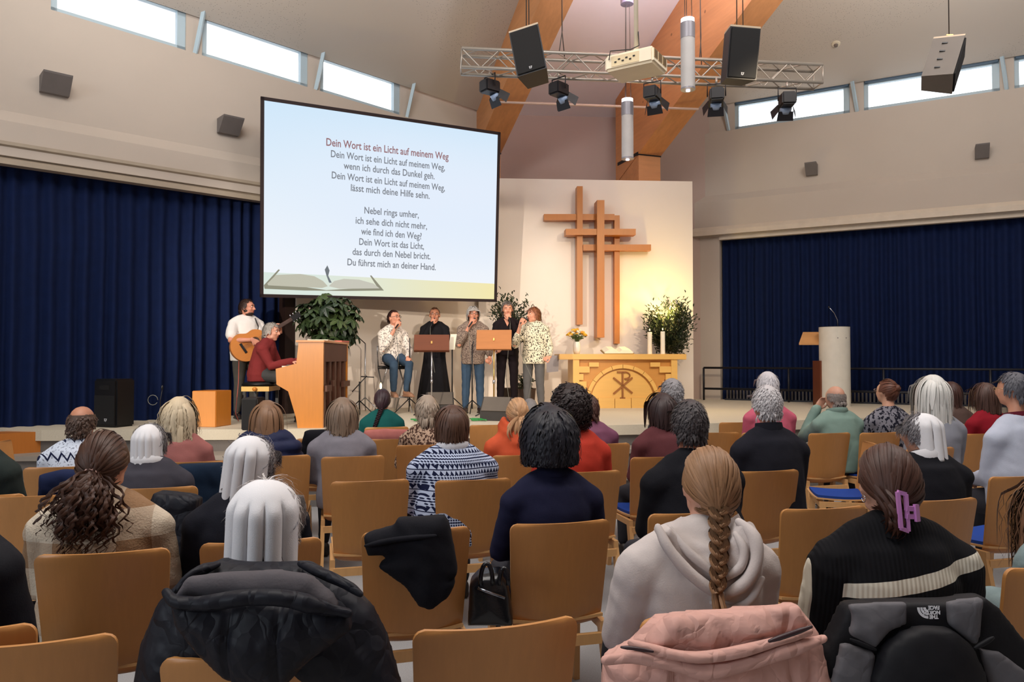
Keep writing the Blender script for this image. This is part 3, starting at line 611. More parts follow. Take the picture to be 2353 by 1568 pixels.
def person(label, loc, rz, J, skin=(214, 165, 138), head=(0, 0, 0), hair=None, hdens=1.0, hc=(90, 64, 44), top=None, sleeve=1.0, trousers=None, skirt=None, shoes=(40, 34, 32), fem=True, g=1.0, w=1.0, ti=.014, vox=.012, bvox=None, face=False, glasses=None, collar=None, hands=True, hcurl=.5, hdir=None, group='people seated in the rows', puff=0, hem=None, seed=0, legs=True, extra=None, hs=1.0, fold=.006, neck=1.0, tname='sweater', swf=1.0):
    rg = np.random.default_rng(seed + 11); root = thing('person', label, 'person', loc, rz, group); sm = skinmat(skin); M = HM(head); C = J['H']
    for s, q in ((-1, 'L'), (1, 'R')):
        J['S' + q].x *= w
    mb = MB(); torso(mb, J, -.012, g, w)
    for q in 'LR': arm(mb, J, q, -.006)
    nb = J['N'] + V((0, -.005, -.01)); mb.tube([nb, nb.lerp(C, .5) + V((0, -.006, 0)), C + M @ V((0, -.012, -.04))], [.060, .052 * neck, .054 * neck], 14, rnd=True)
    head_parts(mb, C, M, fem, hs)
    if legs:
        for q in 'LR':
            Q, K, A, T = J['Q' + q], J['K' + q], J['A' + q], J['T' + q]
            mb.tube([Q, Q.lerp(K, .5), K, K.lerp(A, .3), A], [.078, .068, .052, .050, .033], 12, rnd=True); mb.ell((A + T) / 2 + V((0, 0, -.02)), (.036, .10, .03), Matrix.Rotation(math.atan2(-(T - A).x, (T - A).y), 3, 'Z'))
    me = remesh(mb, bvox or vox, 3 if not bvox else 2)
    if hands:                      # hands with separate fingers, part of the same skin mesh
        hb = MB()
        for s, q in ((-1, 'L'), (1, 'R')):
            d, pn = (hdir or {}).get(q, ((-s * .35, .85, -.25), (-s * .3, -.2, -1))); hand(hb, J['H' + q], d, pn, 1 if q == 'R' else -1, hcurl)
        hm = remesh(hb, .0055 if not bvox else .0085, 1); bm = bmesh.new(); bm.from_mesh(me); bm.from_mesh(hm); bm.to_mesh(me); bm.free(); bpy.data.meshes.remove(hm); me.polygons.foreach_set('use_smooth', [True] * len(me.polygons))
    obj_me('body', me, sm, root)
    # garments
    tm = top if top else fabric('grey_top', (120, 118, 120))
    mb = MB(); torso(mb, J, ti, g, w, hem)
    for q in 'LR':
        fr_ = sleeve[q] if isinstance(sleeve, dict) else sleeve
        if fr_ > 0: arm(mb, J, q, ti * .8, fr_, swf)
    if extra: extra(mb, J)
    me = remesh(mb, vox, 4); a = coords(me); nrm = np.empty(len(a) * 3); me.vertices.foreach_get('normal', nrm); nrm = nrm.reshape(-1, 3)
    dsp = np.array([noise.noise(V((p[0] * 9, p[1] * 9 + seed, p[2] * 5))) * fold + noise.noise(V((p[0] * 22 + p[2] * 12, p[1] * 18, p[2] * 20 + seed))) * fold * .45 for p in a])
    if puff: dsp += puff * np.abs(np.sin(a[:, 2] * PI / .085)) ** .6
    setco(me, a + nrm * dsp[:, None]); obj_me(tname, me, tm, root)
    if legs and not skirt:
        mb = MB(); P = J['P']; mb.tube([P + V((0, 0, -.07)), P + V((0, 0, .03))], [(.15 * w * g + .006, .118 * g), (.15 * w * g, .115 * g)], 18, (1, 0, 0), True, False); mb.ell(P + V((0, 0, -.05)), (.155 * w * g, .125 * g, .08))
        for q in 'LR':
            Q, K, A = J['Q' + q], J['K' + q], J['A' + q]; mb.tube([Q, Q.lerp(K, .5), K, K.lerp(A, .4), A + (K - A).normalized() * .02], [.090 * g, .078 * g, .064, .060, .047], 14, rnd=True)
        me = remesh(mb, vox * (1.7 if bvox else 1.2), 3); a = coords(me); dsp = np.array([noise.noise(V((p[0] * 12, p[1] * 12, p[2] * 16 + seed))) * .006 for p in a]); setco(me, a * 1 + np.stack([dsp, dsp, 0 * dsp], 1)); obj_me('trousers', me, trousers or fabric('dark_trousers', (48, 48, 54)), root)
    if skirt:
        zt_ = J['P'].z + .13; n = 48; vs = []; fs = []; lv = [0, .12, .3, .6, 1]; rx = [.135, .165, .18, .22, .27]; ry = [.11, .13, .14, .19, .24]
        for i, l in enumerate(lv):
            for k in range(n): an = 2 * PI * k / n; q = 1 + .07 * l * math.sin(an * 9 + 1) + .03 * l * math.sin(an * 4); vs.append((rx[i] * q * math.cos(an), ry[i] * q * math.sin(an), zt_ + (.09 - zt_) * l))
        for i in range(4):
            for k in range(n): fs.append((i * n + k, i * n + (k + 1) % n, (i + 1) * n + (k + 1) % n, (i + 1) * n + k))
        link('skirt', vs, fs, skirt, root, True)
    if legs:
        shm = mat('shoe_%d_%d_%d' % shoes, shoes, .5)
        for q in 'LR':
            A, T = J['A' + q], J['T' + q]; d = V((T.x - A.x, T.y - A.y, 0)).normalized(); M2 = Matrix((V((d.y, -d.x, 0)), d, Z)).transposed(); b = V((A.x, A.y, A.z - .09)); sh = MB()
            sh.ell(b + d * .05 + V((0, 0, .04)), (.045, .10, .035), M2); sh.ell(b + d * .11 + V((0, 0, .03)), (.046, .065, .03), M2); sh.ell(b - d * .02 + V((0, 0, .055)), (.042, .05, .05), M2); sh.box(b + d * .06 + V((0, 0, .008)), (.084, .26, .016), M2, .004)
            m3 = remesh(sh, .015 if bvox else .009, 1); obj_me('shoe', m3, shm, root)
    if hair:
        h = dict(hair); style = h.pop('style'); h['n'] = int(h.get('n', 300) * 1.9 * hdens); h['wd'] = h.get('wd', .006) * .80 / hdens ** .5; gd = M.inverted() @ V((0, 0, -1)); v, f, HA, HN = hair_mesh(style, rg, down=tuple(gd), **h); A = np.array(M); v = v @ A.T + np.array(C); np_obj('hair', v, f, hairmat(hc), root, hairm=HA, nrm=HN @ A.T)
    if collar:
        cm, cr, chh = collar; nb = J['N']; MB().tube([nb + V((0, -.002, -.005)), nb + V((0, .002, .02)), nb + V((0, .008, chh))], [(.088, .082), (.072 + cr, .07 + cr), (.066 + cr, .064 + cr)], 24, (1, 0, 0), False).go('collar', cm, root, True)
    if face:
        wm = mat('eye_white', (236, 228, 220), .3); im = mat('iris_dark', (52, 38, 30), .2); bm_ = mat('brow_%d' % hc[0], tuple(int(x * .55) for x in hc), .8); lm = mat('lips', (170, 84, 76), .5)
        for q in (-1, 1):
            e = MB().ell(C + M @ V((q * .030, .0795, .012)), (.0135, .011, .0075 if face != 'closed' else .003), M).go('eye', wm if face != 'closed' else sm, root, True)
            if face != 'closed': MB().ell(C + M @ V((q * .030, .0885, .012)), (.0055, .003, .0058), M).go('iris', im, e, True)
            MB().tube([C + M @ V((q * .014, .093, .031)), C + M @ V((q * .030, .095, .036)), C + M @ V((q * .046, .082, .031))], .0032, 6).go('eyebrow', bm_, root, True)
        MB().ell(C + M @ V((0, .0915, -.050)), (.021, .005, .0045), M).ell(C + M @ V((0, .0915, -.0605)), (.018, .005, .005), M).go('lips', lm, root, True)
        if face == 'singing': MB().ell(C + M @ V((0, .0935, -.055)), (.013, .004, .005), M).go('mouth_opening', mat('mouth_dark', (60, 18, 18), .6), root, True)
    if glasses:
        gm_ = mat('glasses_%d' % glasses[0], glasses, .3, .4)
        gf = MB()
        for q in (-1, 1):
            gf.tube([C + M @ V((q * .031 + .018 * math.cos(a), .101, .008 + .0145 * math.sin(a))) for a in [2 * PI * i / 14 for i in range(15)]], .0017, 5)
            gf.tube([C + M @ V((q * .053, .101, .014)), C + M @ V((q * .074, .075, .013)), C + M @ V((q * .084, -.005, .006))], .0022, 5)
        gf.tube([C + M @ V((-.011, .103, .014)), C + M @ V((.011, .103, .014))], .0022, 5); gf.go('glasses', gm_, root, True)
    root['lab'] = 1; del root['lab']; return root, J, M
def cap_mesh(C, M, parent, mm, w=1.0, bottom=-.17, flutes=4, amp=.016, tilt=0):
    """starched white cap: smooth dome, pinched flutes falling to a straight hem"""
    na, nv = 112, 30; vs = []
    for j in range(nv + 1):
        v = j / nv
        for i in range(na + 1):
            a = R(-112 + 224 * i / na); ca = math.cos(a); 
            side = max(0, (abs(math.degrees(a)) - 62) / 50)
            zb = bottom + side * (.9 * (-bottom) + .0)
            if v < .42:
                th = v / .42 * PI / 2; r = math.sin(th); z = .04 + .088 * math.cos(th)
            else:
                u = (v - .42) / .58; r = 1.0 + .04 * u - .10 * u * side; z = .04 + (zb - .04) * u
            x = .090 * w * r * math.sin(a) ; y = -.012 - .104 * r * ca
            fl = min(1, max(0, (v - .26) / .10)); fl = fl * fl * (3 - 2 * fl) * max(0, 1 - side * 1.6) * (1 + .3 * v)
            ph = math.sin(a) * flutes * PI * .52; sc = abs(math.cos(ph)) ** .30
            b = amp * 1.35 * fl * (sc - .70); n = V((math.sin(a), -ca, 0))
            vs.append(C + M @ (V((x, y, z)) + n * b))
    fs = [(j * (na + 1) + i, j * (na + 1) + i + 1, (j + 1) * (na + 1) + i + 1, (j + 1) * (na + 1) + i) for j in range(nv) for i in range(na)]
    o = link('starched_cap', vs, fs, mm, parent, True); s = o.modifiers.new('t', 'SOLIDIFY'); s.thickness = .0035; s.offset = 1
    MB().tube([C + M @ V((q * .0885 * w, -.02, .03)) + V((0, 0, 0)) for q in (1,)] + [C + M @ V((.093 * w, -.05, .018)), C + M @ V((.088 * w, -.075, .01))], .0012, 5).go('hair_pin', mat('pin_grey', (120, 120, 126), .4, .6), parent, True)
    return o
# ---------------------------------------------------------------- chairs
def sheet(name, fn, nu, nv, th, m, parent, nrm=(0, 1, 0)):
    vs = [fn(i / nu * 2 - 1, j / nv) for j in range(nv + 1) for i in range(nu + 1)]; fs = [(j * (nu + 1) + i, j * (nu + 1) + i + 1, (j + 1) * (nu + 1) + i + 1, (j + 1) * (nu + 1) + i) for j in range(nv) for i in range(nu)]
    n = len(vs); d = V(nrm) * th; v2 = [v + d for v in vs]; f2 = [tuple(i + n for i in f[::-1]) for f in fs]; q = nu + 1
    e = [(i, i + 1) for i in range(nu)] + [(j * q + nu, (j + 1) * q + nu) for j in range(nv)] + [(nv * q + i + 1, nv * q + i) for i in range(nu)] + [((j + 1) * q, j * q) for j in range(nv)]
    mb = MB(); mb.add(vs + v2, fs + f2 + [(b, a, a + n, b + n) for a, b in e]); o = mb.go(name, m, parent, 'auto'); return o
def back_fn(u, v):
    z = .385 + .475 * v; hw = .198 + .024 * v
    rt = .032; rb = .07
    d = (.86 - z); hw -= 0 if d > rt else rt - math.sqrt(max(0, rt * rt - (rt - d) ** 2))
    d = z - .385; hw -= 0 if d > rb else (rb - math.sqrt(max(0, rb * rb - (rb - d) ** 2))) * .8
    y = -.20 - .075 * v + .035 * u * u + (.05 * (1 - v / .14) ** 2 if v < .14 else 0); return V((hw * u, y, z))
def back_rows(fn):      # denser rows at the rounded ends
    ks = [0, .02, .05, .09, .14, .25, .4, .55, .7, .82, .93, .955, .975, .99, 1]
    return lambda u, v: fn(u, ks[round(v * 14)])
blue_m = fabric('blue_cushion', (28, 62, 140), .85, .1, 200, .05)
def make_chair():
    r = thing('chair', 'x', 'chair')
    sheet('backrest', back_rows(back_fn), 12, 14, .013, chair_m, r)
    def seat_fn(u, v): y = -.2 + .42 * v; hw = .2 + .012 * v; return V((hw * u, y, .425 + .012 * u * u - .012 * math.sin(v * PI)))
    sheet('seat', seat_fn, 6, 8, .012, edge_m, r, (0, 0, 1)); sheet('seat_cushion', lambda u, v: seat_fn(u * .92, .06 + v * .9) + V((0, 0, .012)), 6, 8, .02, blue_m, r, (0, 0, 1))
    for s in (-1, 1):
        MB().bar((s * .205, -.17, .40), (s * .215, -.27, 0), .028, .045, (0, 1, 0)).go('leg', edge_m, r); MB().bar((s * .205, .17, .40), (s * .215, .21, 0), .028, .045, (0, 1, 0)).go('leg', edge_m, r)
        MB().bar((s * .205, -.20, .395), (s * .205, .20, .395), .026, .04).go('side_rail', edge_m, r)
    MB().bar((-.2, -.2, .345), (.2, -.2, .345), .022, .045).go('stretcher', edge_m, r); MB().bar((-.2, .17, .375), (.2, .17, .375), .022, .035).go('stretcher', edge_m, r)
    return r
CH = [make_chair()]; CU = [0]
def chair(px, d, yaw=14, label='', z=0.0):
    """px = pixel column of the back's middle, d = distance of the back's top"""
    if CU[0] == 0: c = CH[0]; CU[0] = 1
    else: c = copy_tree(CH[0])
    t = U(px, 1000, d); a = R(yaw); c.location = (t.x - math.sin(a) * -(-.26) * -1 * 0 + math.sin(a) * -.26, t.y + math.cos(a) * .26, z); c.rotation_euler = (0, 0, a)
    tag(c, label, 'chair', 'plywood chairs set out in rows'); return c
# ---------------------------------------------------------------- the rows
def sit(label, px, y, d, chairat=None, yaw=12, short=None, k=1, lean=0.0, chy=14, arms=None, hx=0.0, **kw):
    h = U(px, y, d); J = seated(h.z - .012, lean=lean)
    if arms: arms(J)
    J['H'].x += hx; J['N'].x += hx * .55
    a = R(yaw); o = Matrix.Rotation(a, 3, 'Z') @ V((J['H'].x, J['H'].y, 0))
    loc = (h.x - o.x, h.y - o.y, 0); kw.setdefault('hdens', 1.15 if d < 3.2 else (.8 if d < 5 else .45)); kw.setdefault('bvox', .0145 if d < 4.6 else .019); kw.setdefault('vox', .0135 if d < 4.6 else .0175); kw.setdefault('seed', int(px * 7 + d * 31) % 9999)
    r, J, M = person(label, loc, a, J, **kw)
    if chairat != 0:
        cp, cd = chairat if chairat else (px + 4 * 3 / d, d - .28)
        chair(cp, cd, chy, 'plywood chair under ' + (short or label))
    return r, J, M
SH = lambda n=330, l=.05, **k: dict(style='short', n=n, length=l, wd=.0065, **k)
FA = lambda n=330, l=.26, **k: dict(style='fall', n=n, length=l, **{'wd': .0065, **k})
NUN = dict(style='fall', n=520, length=.11, wd=.0026, vol=.10, jit=.35, curl=.006, front=True)
capm = fabric('starched_white', (226, 225, 228), .7, .02, 400, .02)
black_f = fabric('black_cloth', (22, 22, 28)); scarf_m = pattern('bw_scarf', 'sprig', (20, 20, 26), (210, 206, 214), 1.6)
# 1 foreground deaconess
r, J, M = sit('person in a pleated white cap and black coat, nearest the camera', 610, 1089, 2.05, (592, 1.72), yaw=4, chy=6, short='the nearest white-capped person, half hidden by the padded coat', top=black_f, trousers=black_f, hair={**NUN}, hc=(196, 190, 188), skin=(206, 142, 118), head=(4, 2, 2), w=1.02, collar=(scarf_m, .012, .05), fold=.008)
cap_mesh(J['H'], M, r, capm, 1.03, -.165, 4, .017)
# 2 plaid coat, curly pony tail
r, J, M = sit('person in a beige plaid wool coat beside the left aisle', 243, 983, 2.92, (236, 2.64), yaw=14, short='the person in a beige plaid coat', top=pattern('plaid', 'plaid', (206, 192, 172), (138, 104, 74)), hair=dict(style='tail', n=420, wd=.0065, vol=.14, tie=(-.0, -.115, -.03), tail=.32, tailw=.036, curl=.015), hc=(74, 46, 32), skin=(196, 140, 112), ti=.03, w=1.06, fold=.012, g=1.1, head=(-3, 0, -8))
mb = MB(); mb.tube([J['H'] + M @ V((.022 * math.cos(a), -.122 - .006 * math.sin(a), -.03 + .020 * math.sin(a))) for a in [2 * PI * i / 12 for i in range(13)]], .006, 8).go('hair_tie', mat('hair_tie_pink', (222, 180, 168), .6), r, True)
# 3 small deaconess
r, J, M = sit('person in a pleated white cap and dark grey shawl', 344, 967, 4.25, (352, 3.95), yaw=12, top=fabric('charcoal_shawl', (62, 60, 68)), hair={**NUN}, hc=(140, 136, 138), skin=(200, 130, 108), ti=.03, collar=(capm, .03, .035), head=(2, 0, -6))
cap_mesh(J['H'] + V((0, -.004, -.006)), M, r, capm, .93, -.15, 5, .014)
# 4 middle deaconess
r, J, M = sit('person in a pleated white cap and black dress, behind the nearest one', 574, 994, 3.1, (602, 2.80), yaw=10, short='the second white-capped person from the camera', top=fabric('ink_wool', (24, 25, 34)), hair={**NUN, 'curl': .014}, hc=(158, 152, 154), skin=(204, 148, 126), ti=.022, head=(0, 6, -14), w=1.06)
cap_mesh(J['H'], M, r, capm, 1.0, -.155, 4, .016)
# 5 blonde in salmon
sit('person in a salmon pink jumper with a dark coat over the chair', 412, 909, 5.25, (442, 4.95), yaw=14, top=fabric('salmon_knit', (158, 100, 96)), hair=FA(420, .33, curl=.006, vol=.22), hc=(206, 188, 158), w=1.02, g=1.1)
# 6 nordic white sweater, balding
sit('person in a white jumper with navy zigzag yoke', 190, 924, 5.0, (140, 4.72), yaw=16, top=pattern('yoke', 'yoke', (206, 214, 228), (24, 30, 60)), hair=SH(330, .05, bald=1, vol=.10, curl=.006), hc=(78, 58, 48), skin=(176, 124, 98), head=(0, 0, -6), w=1.1, g=1.1, glasses=(90, 80, 76), fem=False)
# 7 navy puffer
sit('person in a navy quilted jacket in front of the piano', 614, 917, 5.6, (640, 5.25), yaw=12, top=fabric('navy_quilt', (34, 40, 72), .6, .15, 60, .3), puff=.018, ti=.03, hair=FA(420, .34, vol=.20), hc=(136, 102, 76))
# 8 grey sweater bob
sit('person in a heather grey cardigan before the piano back', 787, 910, 5.5, (812, 5.22), yaw=12, top=fabric('heather_grey', (128, 124, 132), .95, .3), hair=FA(380, .28, vol=.20, cut=-.145), hc=(134, 112, 94), w=1.05, ti=.022)
# 9 teal top dark braid
sit('person in a dark teal top in the front row', 879, 889, 7.7, (889, 7.45), yaw=6, top=fabric('teal', (16, 78, 76)), hair=dict(style='braid', n=240, wd=.006, vol=.06, tie=(0, -.098, -.075), tail=.22, tailw=.026), hc=(46, 28, 36), skin=(196, 128, 104), head=(-2, 0, 0))
# 10 patterned brown blouse
sit('person in a brown and cream patterned blouse', 981, 906, 6.2, (975, 5.92), yaw=12, top=pattern('brown_print', 'blotch', (188, 160, 138), (76, 52, 44), 1.7), hair=SH(420, .10, vol=.24), hc=(168, 150, 132), head=(0, 0, 4))
# 11 nordic blue sweater
shirtm = fabric('white_shirt', (226, 226, 232), .8, .04)
sit('person in a navy and white nordic jumper with a white shirt collar', 1038, 926, 4.45, (1090, 4.22), yaw=14, top=pattern('nordic', 'nordic', (188, 198, 222), (22, 28, 60), 1.55), hair=FA(420, .17, vol=.18, cut=-.085), hc=(84, 56, 42), w=1.16, g=1.15, ti=.026, collar=(shirtm, .03, .045), head=(0, 0, -6))
# 12 orange jacket
def hood(mb, J):
    N = J['N']; 
    for i, (rw, dy, dz, rr) in enumerate(((.105, -.10, .04, .026), (.125, -.14, -.01, .028), (.12, -.16, -.065, .030), (.085, -.15, -.11, .030))):
        mb.tube([N + V((rw * math.sin(a), dy * math.cos(a) * 1.0 + .02, dz + .045 * (1 - math.cos(a)))) for a in [R(-110 + 22 * k) for k in range(11)]], rr, 9, rnd=True)
sit('person in an orange jacket with a hanging hood', 1188, 909, 5.6, (1202, 5.3), yaw=12, top=fabric('orange_shell', (206, 86, 50), .7), extra=hood, hair=dict(style='tail', n=360, wd=.006, vol=.10, tie=(0, -.108, -.01), tail=.20, tailw=.035), hc=(196, 150, 108), head=(4, 0, 0), w=1.08, ti=.024)
# 13 far small grey head
sit('person in a grey top hidden behind the orange jacket', 1217, 912, 7.9, None, top=fabric('mid_grey', (110, 108, 112)), hair=SH(200, .05, vol=.1), hc=(120, 116, 116))
# 14 black bouffant, navy top
r, J, M = sit('person in a navy fine knit top with a bouffant hairdo', 1262, 944, 3.38, (1293, 3.12), yaw=14, top=fabric('navy_fine', (26, 27, 52), .9, .08, 260, .25), hair=FA(520, .20, vol=.36, big=1.14, curl=.005, wd=.007, cut=-.10), hc=(26, 26, 36), skin=(206, 160, 132), collar=(fabric('navy_fine', (26, 27, 52)), -.004, .055), w=1.04, neck=.95, head=(-4, 0, -4))
# 15 dark curly, red jacket
sit('person in a bright red jumper with dark curly hair', 1312, 886, 4.78, (1352, 4.52), yaw=12, top=fabric('bright_red', (188, 58, 42), .85), hair=FA(420, .15, vol=.34, curl=.02, big=1.08), hc=(46, 34, 34), w=1.08, ti=.024)
# 16 purple scarf
sit('person in a plum shirt beyond the bright red jumper', 1352, 902, 6.3, (1392, 6.0), yaw=12, top=fabric('plum', (120, 72, 96), .7), hair=SH(260, .07, vol=.15), hc=(70, 44, 38), skin=(196, 120, 92), w=1.1)
# 17 dark haired man in black
sit('broad person in a black jumper right of the red one', 1583, 910, 3.72, (1600, 3.32), yaw=14, short='the broad person in a black jumper', top=black_f, hair=SH(520, .055, vol=.12, curl=.006), hc=(62, 56, 58), skin=(190, 130, 104), w=1.18, g=1.2, ti=.026, head=(0, 0, -10), neck=1.25, fem=False)
# 18 plum jacket dark bob
sit('person in a wine brown jacket left of the broad black jumper', 1522, 900, 5.5, (1520, 5.2), yaw=16, top=fabric('wine', (96, 52, 56)), hair=FA(340, .24, vol=.2, cut=-.13), hc=(54, 38, 38), w=1.15, g=1.1, ti=.026)
# 19 grey haired behind
sit('person in a dark top whose grey head rises before the altar', 1543, 867, 6.4, (1560, 6.1), yaw=12, top=fabric('dark_slate', (52, 54, 62)), hair=SH(360, .07, vol=.2, curl=.008), hc=(134, 132, 136))
# 20 braid girl in cream hoodie
def hood2(mb, J):
    N = J['N']
    for i, (rw, dy, dz, rr) in enumerate(((.095, -.085, .000, .022), (.135, -.135, -.030, .024), (.140, -.165, -.075, .026), (.128, -.18, -.125, .026), (.10, -.175, -.165, .028), (.06, -.155, -.19, .028))):
        mb.tube([N + V((rw * math.sin(a) + .012, dy * math.cos(a) * 1.0 + .012, dz + (.055 + .01 * i) * (1 - math.cos(a)))) for a in [R(-82 + 16.4 * k) for k in range(11)]], [rr * (.6 + .4 * math.sin(PI * k / 10)) for k in range(11)], 9, rnd=True)
r, J, M = sit('person in a cream hooded sweatshirt with one long braid', 1627, 1014, 2.38, (1655, 2.0), yaw=8, short='the cream hooded sweatshirt, covered by the pink coat', top=fabric('cream_fleece', (196, 186, 182), .95, .06, 220, .4), extra=hood2, vox=.010, hair=dict(style='braid', n=620, wd=.0055, vol=.10, tie=(-.022, -.105, -.055), tail=.21, tailw=.033, back=.10), hc=(150, 112, 80), skin=(218, 166, 142), ti=.026, w=1.10, hx=.055, head=(-2, 0, 3), fold=.009, swf=1.15)
b = J['H'] + M @ V((-.088, -.195, -.262)); MB().tube([b + V((0, .0, .012)), b + V((0, 0, -.012))], .016, 12).go('hair_tie', mat('black_elastic', (24, 22, 30), .6), r, True)
HOODY = r
# 21 spiky grey, black fleece
sit('person in a black fleece waistcoat over a pale blue shirt', 1760, 881, 4.85, (1768, 4.55), yaw=10, top=fabric('black_fleece', (30, 30, 38), .98, .2, 120), hair=SH(560, .05, vol=.17, curl=.005, jit=.3), hc=(190, 186, 188), skin=(206, 146, 122), w=1.14, g=1.12, ti=.026, collar=(fabric('black_fleece', (30, 30, 38)), .018, .06), fem=False)
# 22 pink sweater
sit('person in a pink jumper behind the black fleece waistcoat', 1763, 853, 7.2, (1757, 6.9), yaw=8, top=fabric('pink_knit', (196, 94, 116)), hair=SH(360, .10, vol=.26), hc=(204, 200, 204), w=1.2, g=1.15)
# 23 balding, sage shirt, hand at the mouth
def handup(J): J['HL'] = V((-.115, .16, J['N'].z + .035)); J['EL'] = V((-.26, .2, J['C'].z - .12))
sit('person in a sage green shirt resting a hand at the mouth', 1918, 881, 7.2, (1911, 6.85), yaw=8, arms=handup, hdir={'L': ((.5, -.1, .8), (0, -1, .2))}, top=fabric('sage', (122, 146, 136), .8), hair=SH(340, .04, bald=2, vol=.06), hc=(132, 122, 116), skin=(196, 148, 124), head=(0, 0, 16), w=1.16, g=1.12, ti=.024, collar=(fabric('sage', (122, 146, 136)), .03, .045), fem=False)
# 24 auburn up-do, camouflage blouse
sit('person in a black and grey leaf print blouse', 2036, 868, 7.2, (2028, 6.9), yaw=8, top=pattern('leaf_print', 'blotch', (120, 118, 126), (26, 26, 38), 1.1), hair=dict(style='bun', n=300, wd=.006, vol=.1, tie=(.02, -.09, .045), tailw=.034), hc=(98, 58, 42), head=(4, 0, 14), glasses=(150, 130, 110), w=1.15)
# 25 white long hair
sit('person in a grey coat with a fur-trimmed hood', 2142, 861, 6.0, None, yaw=8, top=fabric('stone_grey', (140, 142, 152)), hair=FA(520, .36, vol=.26, big=1.02), hc=(226, 220, 212), w=1.12)
# 26 right deaconess
r, J, M = sit('person in a pleated white cap and black dress, face turned left', 2116, 943, 4.25, (2168, 3.62), yaw=2, short='the white-capped person on the right', top=black_f, hair={**NUN}, hc=(128, 124, 128), skin=(204, 152, 128), head=(-4, 0, 42), collar=(capm, .02, .035), glasses=(70, 50, 40), w=1.12, g=1.1, ti=.022)
cap_mesh(J['H'] + V((0, 0, -.005)), M, r, capm, .98, -.14, 4, .017)
# 27 red sweater brown bob
sit('person in a crimson jumper near the right edge', 2262, 876, 7.1, (2262, 6.8), yaw=10, top=fabric('crimson', (134, 22, 36)), hair=FA(340, .27, vol=.14, cut=-.17), hc=(78, 54, 46), head=(0, 0, 24), glasses=(150, 130, 110))
# 28 grey cardigan man
sit('person in a pale grey cardigan with a wine collar at the right edge', 2326, 851, 5.2, (2352, 4.35), yaw=16, short='the pale grey cardigan', top=fabric('pale_grey', (178, 184, 200), .9, .08), hair=SH(480, .06, vol=.16), hc=(84, 84, 92), head=(0, 0, 22), glasses=(190, 160, 120), skin=(214, 156, 128), w=1.25, g=1.2, ti=.026, collar=(fabric('wine_collar', (92, 26, 40)), .014, .05), fem=False)
# 29 claw clip girl
stripe = pattern('stripe', 'stripe', (16, 16, 20), (206, 200, 184))
r, J, M = sit('person in a black knit jumper with a slanting cream stripe', 2036, 1012, 2.42, (2130, 2.03), yaw=-2, chy=8, short='the slant-striped black jumper, covered by the grey jacket', vox=.010, top=stripe, hair=dict(style='clip', n=620, wd=.006, vol=.10, tie=(-.050, -.104, -.060), big=1.03), hc=(72, 44, 34), skin=(206, 160, 138), ti=.026, w=1.12, head=(-4, 0, 6), fold=.008, swf=1.2)
pm = mat('lilac_plastic', (196, 132, 196), .3); Hh = J['H']; # claw clip: two jaws and a hinge
def HP(x, y, z): return Hh + M @ V(((x - .072) * 1.15, y - .012, z - (z + .065) * -.18))
ck = MB(); a = [HP(.018, -.150, -.018), HP(.040, -.150, -.024), HP(.044, -.145, -.118), HP(.022, -.150, -.110)]
for i in range(4): ck.bar(a[i], a[(i + 1) % 4], .010, .012)
ck.bar(HP(.038, -.15, -.06), HP(.065, -.142, -.062), .012, .014); ck.bar(HP(.038, -.15, -.08), HP(.065, -.142, -.082), .012, .014)
ck.slab([HP(.060, -.146, -.050), HP(.080, -.128, -.052), HP(.082, -.128, -.095), HP(.062, -.146, -.094)], M @ V((.002, -.01, 0))); ck.go('claw_clip', pm, r, label='lilac plastic claw clip')
nk = J['N']; MB().tube([nk + V((.078 * math.sin(t), -.004 - .074 * math.cos(t), .026 + .004 * math.cos(t))) for t in [R(-120 + 20 * i) for i in range(13)]], .0022, 6).go('necklace', mat('old_gold', (150, 116, 76), .3, .8), r, True)
MB().tube([Hh + M @ V((-.082 + .0 * t, -.004 + .011 * math.cos(t), -.048 + .011 * math.sin(t))) for t in [2 * PI * i / 12 for i in range(13)]], .0016, 6).go('earring', mat('silver', (210, 210, 215), .2, 1), r, True)
# 30 right edge sage jumper, 31/32 left edge figures, 33 dark head
sit('person in a sage green jumper cut by the right edge', 2440, 1085, 2.75, None, yaw=20, top=fabric('sage_jumper', (124, 142, 144), .9, .1, 160), hair=FA(460, .42, vol=.2, curl=.01), hc=(122, 88, 66), w=1.12, ti=.03)
sit('person in a black zipped jacket cut by the left edge', -150, 960, 2.15, None, yaw=4, top=fabric('black_softshell', (20, 21, 28), .7), hair=SH(200, .06), hc=(60, 48, 40), w=1.12, g=1.1, ti=.035)
sit('person in a dark green ribbed jacket at the far left edge', -62, 905, 4.0, None, yaw=10, top=fabric('bottle_green', (42, 50, 48)), hair=SH(160, .06), hc=(60, 48, 40), w=1.05, ti=.03)
sit('person in a brown top hidden behind the long white hair', 2184, 874, 8.0, None, yaw=8, top=fabric('brown_top', (84, 66, 60)), hair=FA(200, .2), hc=(70, 44, 38))
